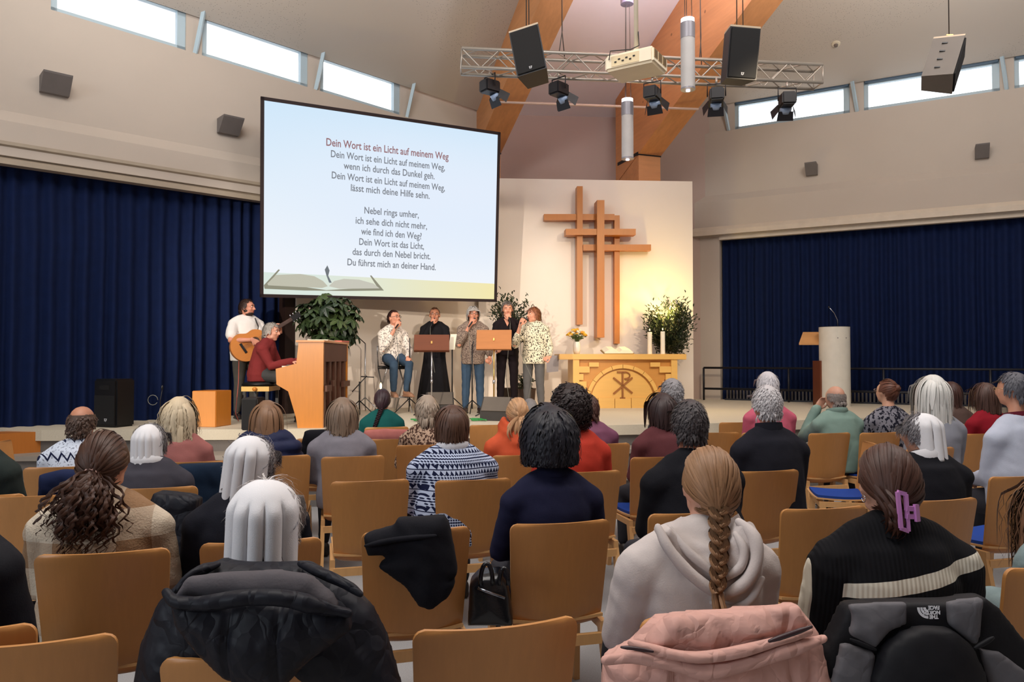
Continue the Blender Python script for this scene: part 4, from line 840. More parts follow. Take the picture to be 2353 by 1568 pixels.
# free chairs
for px, d, yaw, lab in (
    (1149, 1.92, 15, 'empty plywood chair at the bottom centre, nearest one wholly seen'),
    (40, 1.80, 14, 'empty plywood chair cut by the bottom left corner'),
    (961, 2.98, 16, 'plywood chair with the black jacket thrown over its back'),
    (852, 4.18, 14, 'empty plywood chair left of the nordic jumper, behind the black jacket'),
    (60, 3.72, 12, 'plywood chair left of the plaid coat, partly cut by the edge'),
    (1900, 3.42, 12, 'empty plywood chair between the braid and the claw clip'),
    (905, 6.35, 12, 'small plywood chair right of the heather grey cardigan'),
    (1128, 7.7, 10, 'small front-row chair left of the orange jacket'),
    (1650, 6.9, 8, 'small front-row chair right of the broad black jumper'),
    (1700, 8.0, 8, 'small front-row chair left of the pink jumper'),
    (2205, 8.0, 8, 'front-row chair right of the long white hair'),
    (740, 6.4, 12, 'chair with a black coat right of the navy quilted jacket')):
    chair(px, d, yaw, lab)
for px, d, yaw, lab in ((2008, 6.0, 78, 'chair turned sideways showing its blue seat, behind the claw clip wearer'), (-8, 6.1, -75, 'chair turned sideways showing its blue seat, beside the white zigzag jumper')): chair(px, d, yaw, lab)
# ---------------------------------------------------------------- coats, bags on the chairs
def puffed(name, poly, d, th, bulge, m, parent=None, vox=.012, fold=.01, ff=9, ridge=None, tilt=0.0, edge=.09, off=None):
    """cloth lump with the given outline (picture pixels at distance d), real thickness, rounded edges and folds"""
    P = [U(x, y, d) for x, y in poly]; c = sum(P, V((0, 0, 0))) / len(P); mb = MB()
    mb.slab([V((p.x, d, p.z)) for p in P], (0, th, 0)); me = remesh(mb, vox, 2); a = coords(me)
    q = np.array([[p.x, p.z] for p in P]); xz = a[:, [0, 2]]; best = np.full(len(a), 9.0)
    for i in range(len(q)):
        A, B = q[i], q[(i + 1) % len(q)]; ab = B - A; t = np.clip(((xz - A) @ ab) / (ab @ ab), 0, 1); best = np.minimum(best, np.linalg.norm(xz - A - t[:, None] * ab, axis=1))
    crz = np.array([abs(noise.noise(V((p[0] * ff * .9 + p[2] * ff * .7, 5.3 + d, p[2] * ff * .35)))) for p in a]); crz = np.clip(1 - crz / .14, 0, 1) ** 2
    e = np.sqrt(np.clip(best / edge, 0, 1)); fr = np.clip((d + th - a[:, 1]) / th, 0, 1)
    nzv = np.array([noise.noise(V((p[0] * ff, p[1] * 3, p[2] * ff * .6 + d * 7))) + .5 * noise.noise(V((p[0] * ff * 2.3 + p[2] * 7, 2, p[2] * ff * 1.7))) for p in a])
    a[:, 1] -= fr * (e * bulge + nzv * fold * (.3 + e) - crz * fold * .3)
    if ridge: a[:, 1] += fr * ridge(a)
    a[:, 1] += (a[:, 2] - c.z) * tilt
    setco(me, a); return obj_me(name, me, m, parent)
def roll(pts, r, name, m, parent, vary=.25):
    p = [U(x, y, d) for x, y, d in pts]; q = []
    for i in range(len(p) - 1):
        for k in range(4): t = k / 4; q.append(p[i].lerp(p[i + 1], t))
    q.append(p[-1]); sm = q[:]
    for _ in range(3): sm = [sm[0]] + [(sm[i - 1] + sm[i] * 2 + sm[i + 1]) / 4 for i in range(1, len(sm) - 1)] + [sm[-1]]
    rr = [r * (1 + vary * noise.noise(x * 14)) * (.5 + .5 * min(1, 4 * min(i, len(sm) - 1 - i) / len(sm) + .2)) for i, x in enumerate(sm)]
    return MB().tube(sm, rr, 10, rnd=True).go(name, m, parent, True)
nyl = fabric('black_nylon', (24, 25, 33), .5, .2, 40, .5, .9); lin = fabric('grey_lining', (84, 80, 84), .8)
t = thing('padded_coat', 'black padded winter coat with its hood hanging over the nearest chair', 'coat')
puffed('coat_body', [(500, 1292), (560, 1300), (640, 1300), (700, 1296), (800, 1352), (850, 1402), (885, 1470), (925, 1610), (300, 1610), (322, 1480), (362, 1385), (430, 1318)], 1.80, .05, .07, nyl, t, .011, .022, 7)
sx = [U(536, 1450, 1.66).x, U(648, 1450, 1.66).x]
puffed('hood', [(388, 1372), (470, 1380), (600, 1372), (700, 1385), (800, 1410), (808, 1450), (752, 1492), (700, 1530), (650, 1585), (540, 1585), (490, 1545), (450, 1505), (400, 1440)], 1.64, .03, .05, nyl, t, .009, .012, 9, ridge=lambda a: sum(.014 * np.exp(-((a[:, 0] - s - (a[:, 2] - .8) * .03) / .007) ** 2) for s in sx))
puffed('hood_lining', [(398, 1375), (425, 1330), (520, 1318), (640, 1314), (712, 1326), (765, 1372), (782, 1408), (650, 1382), (540, 1378)], 1.67, .03, .03, lin, t, .009, .014, 10)
roll([(382, 1362, 1.63), (400, 1388, 1.62), (480, 1388, 1.61), (560, 1372, 1.60), (660, 1374, 1.60), (720, 1392, 1.61), (800, 1410, 1.63)], .017, 'hood_rim', nyl, t)
roll([(405, 1358, 1.70), (440, 1318, 1.72), (500, 1298, 1.78)], .012, 'collar_roll', nyl, t); roll([(690, 1296, 1.78), (740, 1318, 1.72), (800, 1345, 1.70), (828, 1366, 1.69)], .012, 'collar_roll', nyl, t)
pk = fabric('pink_nylon', (204, 158, 146), .6, .08, 50, .5, 1.0)
t = thing('padded_jacket', 'pale pink padded jacket draped over the chair of the cream hooded sweatshirt', 'jacket')
qz = lambda a: sum(.010 * np.exp(-((a[:, 2] - z - .03 * np.sin(a[:, 0] * 7)) / .006) ** 2) for z in (.66, .72, .54)) + sum(.014 * np.exp(-((a[:, 0] - U(x, 1520, 1.9).x) / .006) ** 2) for x in (1535, 1800, 1846))
puffed('jacket_body', [(1384, 1640), (1388, 1518), (1450, 1484), (1510, 1424), (1640, 1412), (1840, 1396), (1880, 1450), (1905, 1540), (1920, 1640)], 1.88, .05, .05, pk, t, .010, .018, 8, qz)
puffed('hood', [(1500, 1450), (1545, 1412), (1700, 1408), (1838, 1394), (1862, 1438), (1800, 1468), (1700, 1490), (1610, 1508), (1540, 1500), (1480, 1482)], 1.82, .03, .045, pk, t, .008, .022, 12)
roll([(1392, 1518, 1.80), (1470, 1508, 1.79), (1560, 1532, 1.78), (1620, 1548, 1.78), (1700, 1530, 1.78), (1800, 1498, 1.79), (1892, 1468, 1.81)], .019, 'hood_rim', pk, t)
roll([(1450, 1478, 1.80), (1520, 1500, 1.78), (1600, 1515, 1.77), (1700, 1500, 1.77), (1860, 1452, 1.80)], .014, 'hood_rim', pk, t)
roll([(1768, 1474, 1.755), (1810, 1460, 1.757), (1864, 1441, 1.775)], .0065, 'zipper', mat('zipper_dark', (52, 30, 34), .4), t, 0); roll([(1428, 1488, 1.78), (1455, 1490, 1.772), (1500, 1498, 1.765)], .005, 'zipper', mat('zipper_dark', (52, 30, 34), .4), t, 0)
gj = fabric('slate_nylon', (96, 94, 98), .7, .1, 60, .4, .4); bj = fabric('black_shell', (20, 20, 24), .6, .1, 60, .4)
t = thing('rain_jacket', 'grey and black jacket with a small white emblem draped at the bottom right', 'jacket')
puffed('jacket_body', [(1868, 1640), (1880, 1520), (1925, 1440), (1948, 1390), (2090, 1386), (2180, 1384), (2262, 1372), (2300, 1400), (2350, 1465), (2440, 1560), (2460, 1640)], 1.90, .05, .03, bj, t, .011, .008, 6)
for q in ([(1952, 1391), (2088, 1387), (2084, 1438), (2045, 1452), (2012, 1490), (1955, 1462), (1962, 1420)], [(2178, 1386), (2262, 1374), (2252, 1472), (2240, 1485), (2185, 1440)], [(1938, 1478), (2012, 1502), (2002, 1640), (1895, 1640)], [(2252, 1492), (2300, 1500), (2360, 1545), (2400, 1640), (2290, 1640)]):
    puffed('grey_panel', q, 1.862, .02, .014, gj, t, .008, .008, 9, edge=.04)
puffed('hood', [(2000, 1640), (2006, 1560), (2030, 1500), (2072, 1458), (2130, 1440), (2190, 1448), (2232, 1480), (2262, 1540), (2280, 1640)], 1.84, .03, .05, bj, t, .010, .008, 6)
roll([(1955, 1470, 1.845), (1990, 1484, 1.84), (2012, 1494, 1.84)], .005, 'piping', bj, t, 0); roll([(2240, 1490, 1.84), (2262, 1478, 1.84), (2282, 1466, 1.845)], .006, 'piping', bj, t, 0)
def text(s, size, m, parent, loc, M, sx=1.0, name='lettering', bold=0.0, align='CENTER'):
    cu = bpy.data.curves.new('t', 'FONT'); cu.body = s; cu.size = size; cu.align_x = align; cu.align_y = 'CENTER'; cu.offset = bold; cu.extrude = .0004; cu.resolution_u = 3
    o = bpy.data.objects.new('t', cu); COL.objects.link(o); dg = bpy.context.evaluated_depsgraph_get(); me = bpy.data.meshes.new_from_object(o.evaluated_get(dg)); bpy.data.objects.remove(o)
    a = coords(me); wdt = a[:, 0].max() - a[:, 0].min(); a[:, 0] *= sx if sx < 50 else 1; setco(me, a); o = obj_me(name, me, m, parent); o.matrix_local = Matrix.Translation(loc) @ M.to_4x4(); return o, wdt
wp = mat('white_print', (225, 225, 230), .6); FM = Matrix(((-1, 0, 0), (0, 0, -1), (0, -1, 0))).transposed()      # upside down, facing the viewer
for i, wd_ in enumerate(('THE', 'NORTH', 'FACE')): text(wd_, .0125, wp, t, U((2146, 2141, 2146)[i], (1418, 1408, 1397)[i], 1.838), FM, .95, bold=.0005)
c = U(2138, 1398, 1.842); em = MB()
for r0, r1 in ((.006, .012), (.014, .019), (.021, .027)):
    arc = [(R(180 + 90 * k / 8)) for k in range(9)]; c2 = U(2133, 1397, 1.839)
    em.slab([c2 + V((r1 * math.cos(a), 0, r1 * math.sin(a))) for a in arc] + [c2 + V((r0 * math.cos(a), 0, r0 * math.sin(a))) for a in arc[::-1]], (0, .001, 0))
em.go('emblem', wp, t)
t = thing('jacket', 'black jacket thrown crumpled over the back of the empty middle chair', 'jacket')
puffed('jacket_body', [(833, 1232), (905, 1212), (910, 1194), (1018, 1190), (1030, 1206), (1046, 1290), (1050, 1326), (1036, 1332), (1046, 1344), (1030, 1376), (990, 1406), (962, 1396), (930, 1350), (864, 1302), (906, 1276), (842, 1280)], 2.86, .07, .04, black_f, t, .012, .018, 7)
roll([(840, 1255, 2.83), (905, 1240, 2.82), (1000, 1232, 2.81)], .010, 'collar', black_f, t)
lea = mat('black_leather', (16, 17, 22), .25, bump=.15, bs=90, var=.2)
t = thing('handbag', 'black leather handbag with two handles hanging between the chairs in the middle', 'bag')
puffed('bag_body', [(1078, 1345), (1100, 1322), (1150, 1318), (1168, 1350), (1180, 1440), (1074, 1440)], 3.05, .12, .05, lea, t, .012, .01, 7)
for x0, x1, y in ((1104, 1132, 1296), (1148, 1168, 1306)):
    p = [U(x0 + (x1 - x0) * .5 * (1 - math.cos(a)), 1345 - (1345 - y) * math.sin(a) ** .8, 2.99) for a in [PI * k / 10 for k in range(11)]]; MB().tube(p, .009, 8).go('handle', lea, t, True)
MB().tube([U(1098, 1352, 2.985), U(1118, 1360, 2.98), U(1160, 1375, 2.985)], .006, 6).go('buckle_strap', mat('dark_chrome', (150, 155, 165), .2, 1), t, True)
def drape(name, label, poly, d, m, th=.1, cat='coat', bulge=.03): t = thing(name, label, cat); puffed(name + '_body', poly, d, th, bulge, m, t, .016, .012, 9, edge=.06); return t
drape('jacket', 'navy jacket hung over the chair of the white zigzag jumper', [(84, 1150), (88, 1092), (130, 1082), (185, 1086), (215, 1100), (220, 1150)], 4.45, fabric('navy_jacket', (28, 38, 72)), cat='jacket')
drape('coat', 'dark blue green coat hung over the chair of the salmon jumper', [(375, 1210), (372, 1085), (400, 1070), (500, 1066), (515, 1085), (520, 1200), (470, 1225)], 4.68, fabric('petrol_coat', (20, 36, 56)))
drape('shawl', 'dusty pink cloth over the front-row chair of the teal top', [(833, 1020), (836, 990), (880, 986), (938, 988), (946, 1000), (950, 1018)], 7.2, fabric('dusty_pink', (172, 104, 98)), .06, 'cloth')
drape('coat', 'black coat over the chair right of the navy quilted jacket', [(688, 1030), (700, 990), (755, 988), (760, 1010), (752, 1105), (700, 1110)], 6.12, black_f)
drape('jacket', 'black jacket hung behind the dark grey shawl, left of centre', [(340, 1160), (352, 1132), (430, 1140), (450, 1150), (440, 1300), (415, 1330), (400, 1260)], 3.75, nyl, cat='jacket')

# the hood of the cream sweatshirt: folded cloth lying on the upper back
bpy.context.view_layer.update(); inv = HOODY.matrix_world.inverted(); cf = MC['cream_fleece']
o = puffed('hood', [(1506, 1222), (1540, 1212), (1580, 1262), (1640, 1292), (1682, 1232), (1702, 1204), (1732, 1216), (1756, 1270), (1750, 1340), (1718, 1392), (1680, 1402), (1630, 1378), (1560, 1310)], 2.20, .06, .03, cf, None, .008, .012, 12); hp = [o]
for pts, r_ in (([(1512, 1212, 2.20), (1532, 1258, 2.17), (1580, 1316, 2.155), (1640, 1362, 2.15), (1672, 1372, 2.15)], .017), ([(1540, 1214, 2.22), (1580, 1272, 2.18), (1640, 1316, 2.17), (1668, 1330, 2.17)], .013), ([(1698, 1200, 2.22), (1736, 1232, 2.18), (1742, 1290, 2.155), (1716, 1342, 2.15), (1660, 1372, 2.15)], .020), ([(1690, 1228, 2.2), (1712, 1262, 2.17), (1706, 1304, 2.16), (1668, 1330, 2.16)], .014), ([(1752, 1330, 2.17), (1726, 1384, 2.155), (1682, 1402, 2.155), (1636, 1386, 2.16)], .013)):
    hp.append(roll(pts, r_, 'hood_fold', cf, None))
for o in hp: o.parent = HOODY; o.matrix_parent_inverse = inv
# ---------------------------------------------------------------- performers on the stage
GP = 'musicians and singers on the stage'
def stand(label, px, y, d, a, pose, **kw):
    h = U(px, y, d); hh = h.z - HS - .008; J = standing(hh); pose(J); ar = R(a); kw.setdefault('vox', .0095); kw.setdefault('hdens', .6)
    o = Matrix.Rotation(ar, 3, 'Z') @ V((0, J['H'].y, 0)); loc = V((h.x - o.x, h.y - o.y, HS))
    r, J, M = person(label, loc, ar, J, group=GP, seed=px, **kw); return r, J, M, Matrix.Translation(loc) @ Matrix.Rotation(ar, 4, 'Z')
def miclift(J, q, dx=.0, dz=-.115, eo=.05):
    s = -1 if q == 'L' else 1; J['H' + q] = J['H'] + V((s * .045 + dx, .14, dz - .035)); J['E' + q] = J['S' + q] + V((s * eo, .13, -.23))
chrome = mat('chrome', (190, 190, 195), .25, .9); blackm = mat('black_plastic', (18, 18, 20), .4); brass = mat('brass', (196, 160, 96), .3, .9)
def microphone(M4, J, q, label, HMt):
    s = -1 if q == 'L' else 1; H = J['H'] ; mouth = H + HMt @ V((0, .125, -.062)); hnd = J['H' + q] + V((-s * .02, .02, .03)); dv = (hnd - mouth).normalized()
    t = thing('microphone', label, 'microphone', group='hand microphones'); t.matrix_world = M4
    MB().tube([mouth + dv * .03, mouth + dv * .17], [.013, .010], 10, rnd=True).go('handle', blackm, t, True); MB().ell(mouth + dv * .012, (.021, .021, .021)).go('grille', mat('mic_grille', (70, 70, 74), .4, .6), t, True)
    e = mouth + dv * .17; MB().tube([e, e + V((0, .05, -.12)), e + V((s * -.03, .06, -.45)), V((s * -.02, .13, .5)), V((s * .05, .2, .02))], .004, 6).go('cable', mat('grey_cable', (120, 120, 112), .6), t, True)
HU = lambda q: {q: (((1 if q == 'L' else -1) * .45, .15, .85), ((1 if q == 'L' else -1) * .3, -.9, .2))}
# black-dressed sister
def p1(J): miclift(J, 'R'); J['EL'] = J['SL'] + V((-.05, .10, -.25)); J['HL'] = V((-.08, .22, J['P'].z + .12))
blackd = fabric('black_dress', (26, 25, 29), .9, .2, 200, .3)
r, J, M, M4 = stand('person in a long black dress with a small white collar, singing behind the music stand', 999, 704, 11.6, 184, p1, top=blackd, skirt=blackd, hair=dict(style='bun', n=260, wd=.005, vol=.05, tie=(0, -.095, 0), tailw=.035), hc=(96, 60, 40), face='singing', glasses=(90, 70, 60), hdir=HU('R'), hcurl=1.2, skin=(216, 150, 120), tname='bodice', ti=.018)
MB().tube([J['N'] + V((0, .0, .0)), J['N'] + V((0, .012, .028))], [(.100, .108), (.062, .066)], 20, (1, 0, 0), False).go('collar', shirtm, r, True)
cp = J['H']; MB().ell(cp + V((0, -.045, .075)), (.062, .052, .05)).go('white_cap', capm, r, True)
microphone(M4, J, 'R', 'microphone held by the person in the long black dress', M)
# jeans lady
def p2(J): miclift(J, 'R', 0); J['EL'] = J['SL'] + V((-.075, -.0, -.26)); J['HL'] = V((-.24, .05, J['P'].z - .08))
jeans = fabric('blue_jeans', (58, 78, 100), .85, .25, 260, .3)
r, J, M, M4 = stand('person in a taupe print blouse and blue jeans, singing', 1087, 702, 10.8, 186, p2, top=pattern('taupe_print', 'blotch', (150, 132, 118), (96, 80, 74), 2.6), sleeve={'L': .8, 'R': .78}, trousers=jeans, hair=FA(420, .15, vol=.10, sweep=-.5, curl=.005, cut=-.075), hc=(172, 166, 160), face='singing', glasses=(60, 40, 40), hdir=HU('R'), hcurl=1.2, skin=(216, 150, 122), tname='blouse', ti=.02, hem=-.16, head=(0, 0, 8), shoes=(44, 28, 26))
microphone(M4, J, 'R', 'microphone held by the person in blue jeans', M)
# V-neck lady
def p3(J): miclift(J, 'L', 0, -.13); J['ER'] = J['SR'] + V((.06, .04, -.26)); J['HR'] = V((.16, .16, J['P'].z + .02))
blk = fabric('black_rib', (28, 20, 24), .9, .2, 200, .4)
r, J, M, M4 = stand('person in a black V-neck top and black trousers behind the right music stand', 1166, 691, 11.3, 180, p3, top=blk, trousers=blk, hair=SH(420, .06, vol=.20, curl=.010, sweep=-.6), hc=(120, 112, 106), face='closed', hdir=HU('L'), hcurl=1.2, skin=(222, 160, 132), tname='top', sleeve={'L': 1.0, 'R': 1.0}, head=(-8, 0, 6))
nn = J['N']; MB().slab([nn + V((-.055, .105, .005)), nn + V((.055, .105, .005)), nn + V((0, .150, -.11))], (0, -.02, 0)).go('neckline', skinmat((222, 160, 132)), r)
microphone(M4, J, 'L', 'microphone held by the person in the black V-neck top', M)
# patterned blouse lady
def p4(J): miclift(J, 'R', .02, -.10, .10); J['HR'] += V((.06, .08, -.02)); J['EL'] = J['SL'] + V((-.07, -.02, -.26)); J['HL'] = V((-.25, .03, J['P'].z - .06))
r, J, M, M4 = stand('person in a cream blouse with dark vine print and grey jeans', 1226, 703, 11.0, 158, p4, top=pattern('vine_print', 'blotch', (230, 220, 194), (48, 44, 38), 1.9, .54), trousers=fabric('grey_jeans', (92, 90, 90)), hair=SH(380, .10, vol=.15, sweep=-.5), hc=(140, 84, 54), face=True, hdir=HU('R'), hcurl=1.2, skin=(222, 160, 132), tname='blouse', ti=.024, hem=-.16, head=(0, 0, -34), sleeve={'L': .86, 'R': .75})
microphone(M4, J, 'R', 'microphone held by the person in the vine print blouse', M)
# seated singer on a high stool
h = U(906, 710, 11.0); J = seated(h.z - HS - .01, lean=.02, seat=.70); k = J['P'].z
for s, q in ((-1, 'L'), (1, 'R')): J['K' + q] = V((s * .12, .36, .72)); J['A' + q] = V((s * .10, .30, .33)); J['T' + q] = V((s * .12, .43, .25))
miclift(J, 'R', -.02, -.10, .04); J['EL'] = J['SL'] + V((-.05, .10, -.24)); J['HL'] = V((-.13, .30, .82))
a = R(-150); o = Matrix.Rotation(a, 3, 'Z') @ V((0, J['H'].y, 0)); loc = V((h.x - o.x, h.y - o.y, HS))
r, J, M = person('person in a white blouse with grey sprigs and blue jeans, singing on a high stool', loc, a, J, group=GP, top=pattern('sprig_blouse', 'blotch', (236, 226, 216), (120, 112, 110), 1.5, .57), trousers=jeans, hair=dict(style='bun', n=260, wd=.005, vol=.06, tie=(0, -.098, -.035), tailw=.032), hdens=.7, hc=(60, 34, 32), face='singing', glasses=(60, 40, 36), hdir=HU('R'), hcurl=1.2, skin=(224, 160, 132), tname='blouse', ti=.024, vox=.0095, head=(4, 0, 22), seed=4, shoes=(150, 110, 84), sleeve={'L': .9, 'R': .78})
M4 = Matrix.Translation(loc) @ Matrix.Rotation(a, 4, 'Z'); microphone(M4, J, 'R', 'microphone held by the person on the high stool', M)
t = thing('bar_stool', 'folding high stool of black tube under the seated singer', 'stool', loc, a); MB().box((0, .0, .665), (.36, .34, .05), bev=.015).go('seat', blackm, t, True)
for s in (-1, 1):
    MB().tube([(s * .17, -.16, .65), (s * .19, .30, 0)], .012, 8).go('leg', chrome, t, True); MB().tube([(s * .15, .16, .65), (s * .17, -.30, 0)], .012, 8).go('leg', chrome, t, True)
MB().tube([(-.19, .30, .235), (.19, .30, .235)], .012, 8).go('foot_rest', chrome, t, True); MB().tube([(-.17, -.16, .65), (-.17, -.2, .98), (.17, -.2, .98), (.17, -.16, .65)], .012, 8).go('back_frame', chrome, t, True)
# guitarist
def p5(J):
    J['ER'] = J['SR'] + V((.11, .17, -.22)); J['HR'] = V((.06, .375, J['W'].z + .0)); J['EL'] = J['SL'] + V((-.07, .14, -.20)); J['HL'] = V((-.36, .27, J['C'].z - .02))
r, J, M, M4 = stand('person in a white short-sleeved shirt playing an acoustic guitar', 568, 684, 9.9, -140, p5, top=fabric('white_tee', (232, 228, 224), .85, .04), trousers=fabric('grey_cargo', (72, 70, 66)), sleeve=.34, hair=SH(420, .045, vol=.10, sweep=-.6), hc=(58, 40, 34), face=True, hdir={'R': ((-.7, .3, -.5), (-.2, -1, 0)), 'L': ((.1, .1, 1), (.6, -.6, 0))}, hcurl=.9, skin=(214, 150, 124), tname='shirt', ti=.020, w=1.06, g=1.16, head=(-2, 0, 44), neck=1.1, hem=-.13, fem=False)
MB().ell(J['H'] + M @ V((0, .030, -.078)), (.056, .062, .040), M).ell(J['H'] + M @ V((0, .008, -.045)), (.068, .05, .045), M).go('beard', hairmat((50, 34, 28)), r, True)
t = thing('guitar', 'tan acoustic guitar with black pickguard slung before the white shirt', 'guitar'); gc = M4 @ V((.05, .24, J['W'].z - .06)); gn = M4 @ V((-.42, .30, J['C'].z + .10)); X = (gn - gc).normalized(); Yn = (M4.to_3x3() @ V((.15, 1, .12))); Yn = (Yn - X * Yn.dot(X)).normalized(); Zn = X.cross(Yn); GM = Matrix((X, Zn, Yn)).transposed().to_4x4(); t.matrix_world = Matrix.Translation(gc) @ GM
gout = []
for i in range(48):
    a = 2 * PI * i / 48; x = math.cos(a) * .25; wv = .195 - .03 * math.cos(a) - .045 * math.exp(-((x - .04) / .07) ** 2); gout.append(V((x, math.sin(a) * wv, -.05)))
MB().slab(gout, (0, 0, .10)).go('body', wood('cedar', (206, 132, 66), .85, (.1, 1, 1), 30, .3), t)
MB().tube([(.08 + .052 * math.cos(a), .052 * math.sin(a), .051) for a in [2 * PI * i / 20 for i in range(21)]], .004, 6).go('rosette', blackm, t, True); MB().lathe([(.045, .0505), (.045, .052)], (.08, 0, 0)).go('sound_hole', blackm, t)
MB().box((.42, 0, .058), (.44, .05, .022), bev=.004).go('neck', wood('dark_neck', (84, 50, 34)), t); hd_ = MB().box((.70, 0, .05), (.15, .075, .018), bev=.004).go('headstock', blackm, t)
for s in (-1, 1):
    for k in range(3): MB().tube([(.65 + k * .045, s * .03, .05), (.65 + k * .045, s * .062, .05)], [.004, .009], 8).go('tuning_peg', chrome, hd_, True)
MB().box((-.10, 0, .056), (.03, .14, .012)).go('bridge', blackm, t)
for k in range(6): MB().tube([(-.10, -.024 + k * .0096, .066), (.64, -.018 + k * .0072, .072)], .0009, 4).go('string', chrome, t)
sp_ = [M4 @ V(p) for p in ((-.09, .06, J['N'].z + .0), (-.10, .16, J['C'].z + .04), (-.06, .19, J['C'].z - .08), (.02, .22, J['W'].z + .10))]; MB().tube(sp_, (.016, .004), 8).go('strap', blackm, None, True).parent = None
bpy.data.objects['strap'].name = 'guitar_strap'; tag(bpy.data.objects['guitar_strap'], 'black guitar strap across the white shirt', 'strap')
tag(MB().tube([U(549, 830, 9.6), U(548, 880, 9.5), U(541, 950, 9.4), Uz(548, 968, HS + .01)], .006, 6).go('guitar_cable', mat('red_cable', (170, 84, 70), .5), None, True), 'thin reddish cable hanging from the guitar to the floor', 'cable')
# pianist
h = U(624, 738, 9.45); J = seated(h.z - HS - .01, lean=.06, seat=.50)
for s, q in ((-1, 'L'), (1, 'R')): J['E' + q] = V((s * .20, .16, J['C'].z - .17)); J['H' + q] = V((s * .16, .40, .76)); J['A' + q] = V((s * .12, .50, .09)); J['T' + q] = V((s * .12, .62, .03))
a = R(-88); o = Matrix.Rotation(a, 3, 'Z') @ V((0, J['H'].y, 0)); loc = V((h.x - o.x, h.y - o.y, HS))
person('person in a dark red jumper playing the piano', loc, a, J, group=GP, top=fabric('dark_red', (124, 46, 46), .9, .12), trousers=fabric('grey_jeans_dark', (70, 70, 70)), hair=SH(460, .055, vol=.12, sweep=-.6), hdens=.7, hc=(172, 164, 156), face=True, skin=(222, 164, 138), ti=.022, vox=.0095, w=1.08, g=1.1, head=(-6, 0, -8), seed=9, hdir={'L': ((0, 1, -.1), (0, 0, -1)), 'R': ((0, 1, -.1), (0, 0, -1))}, collar=(fabric('navy_collar', (40, 40, 60)), .008, .03), fem=False)
t = thing('piano_bench', 'small wooden piano bench with dark cushion under the pianist', 'bench', loc, a); ow = wood('orange_beech', (212, 134, 50), .88, (1, 1, .1), 40, .3)
MB().box((0, -.02, .475), (.50, .34, .05), bev=.015).go('cushion', blackm, t, True); MB().box((0, -.02, .42), (.50, .34, .06)).go('frame', wood('light_bench', (232, 184, 96), .9), t); MB().tube([(.25, -.02, .42), (.29, -.02, .42)], .025, 12).go('height_knob', ow, t, True)
for s in (-1, 1):
    for q in (-1, 1): MB().bar((s * .22, -.02 + q * .14, .39), (s * .22, -.02 + q * .14, 0), .035).go('leg', blackm, t)
# piano
pc = Uz(742, 984, HS); t = thing('piano', 'orange-brown upright piano seen from its end and open back', 'piano', pc, R(1)); zt_ = .985; side = [(0, 0), (-.29, 0), (-.31, .12), (-.40, .42), (-.535, .50), (-.545, .68), (-.31, .74), (-.285, zt_), (0, zt_)]
for y in (0, 1.34): MB().slab([V((x, y, z)) for x, z in side], (0, .04, 0)).go('side_panel', ow, t)
MB().slab([V((x, .04, z)) for x, z in side[3:7]], (0, 1.30, 0)).go('key_bed', ow, t); MB().box((-.15, .69, zt_ + .012), (.33, 1.42, .025), bev=.005).go('lid', ow, t); MB().box((-.29, .72, .86), (.02, 1.36, .24)).go('music_panel', ow, t); MB().slab([(-.33, .3, .745), (-.33, 1.15, .745), (-.28, 1.15, .96), (-.28, .3, .96)], (-.012, 0, 0)).go('music_desk', ow, t)
MB().box((-.28, .72, .22), (.02, 1.36, .40)).go('lower_panel', ow, t)
kb = MB().box((-.44, .72, .705), (.13, 1.23, .014)).go('white_keys', mat('ivory', (236, 230, 214), .3), t)
for i in range(36):
    if i % 7 in (2, 6): continue
    MB().box((-.41, .12 + i * .0335, .718), (.085, .014, .016)).go('black_key', blackm, kb)
bw = wood('brown_frame', (96, 60, 44), .8, (1, 1, .1), 30, .6); MB().box((-.03, .72, .87), (.05, 1.38, .22)).go('back_rail', bw, t); MB().box((-.03, .72, .05), (.05, 1.38, .10)).go('back_rail', bw, t); MB().box((-.075, .70, .45), (.02, 1.34, .85)).go('soundboard', wood('soundboard', (214, 140, 96), .9), t)
for i in range(5): MB().box((-.03, .14 + i * .28, .44), (.035, .12, .72), bev=.01).go('back_post', bw, t)
for y0, y1, z in ((.04, .30, .45), (.95, 1.36, .47), (.35, .5, .5)): MB().box((.02, (y0 + y1) / 2, z), (.03, y1 - y0, .07)).go('cross_rail', bw, t)
def sheets(name, label, c, sz, rz, m, cat): o = MB().box((0, 0, sz[2] / 2), sz, bev=.002).go(name, m); o.location = c; o.rotation_euler = (0, 0, rz); return tag(o, label, cat)
sheets('songbook', 'open white song sheets lying on the piano lid', pc + V((-.14, .45, zt_ + .026)), (.24, .55, .012), .1, mat('paper', (236, 226, 206), .8), 'paper'); sheets('folder', 'small pinkish folder lying on the far end of the piano lid', pc + V((-.1, 1.15, zt_ + .026)), (.2, .3, .02), -.1, mat('pink_folder', (196, 110, 96), .7), 'folder')
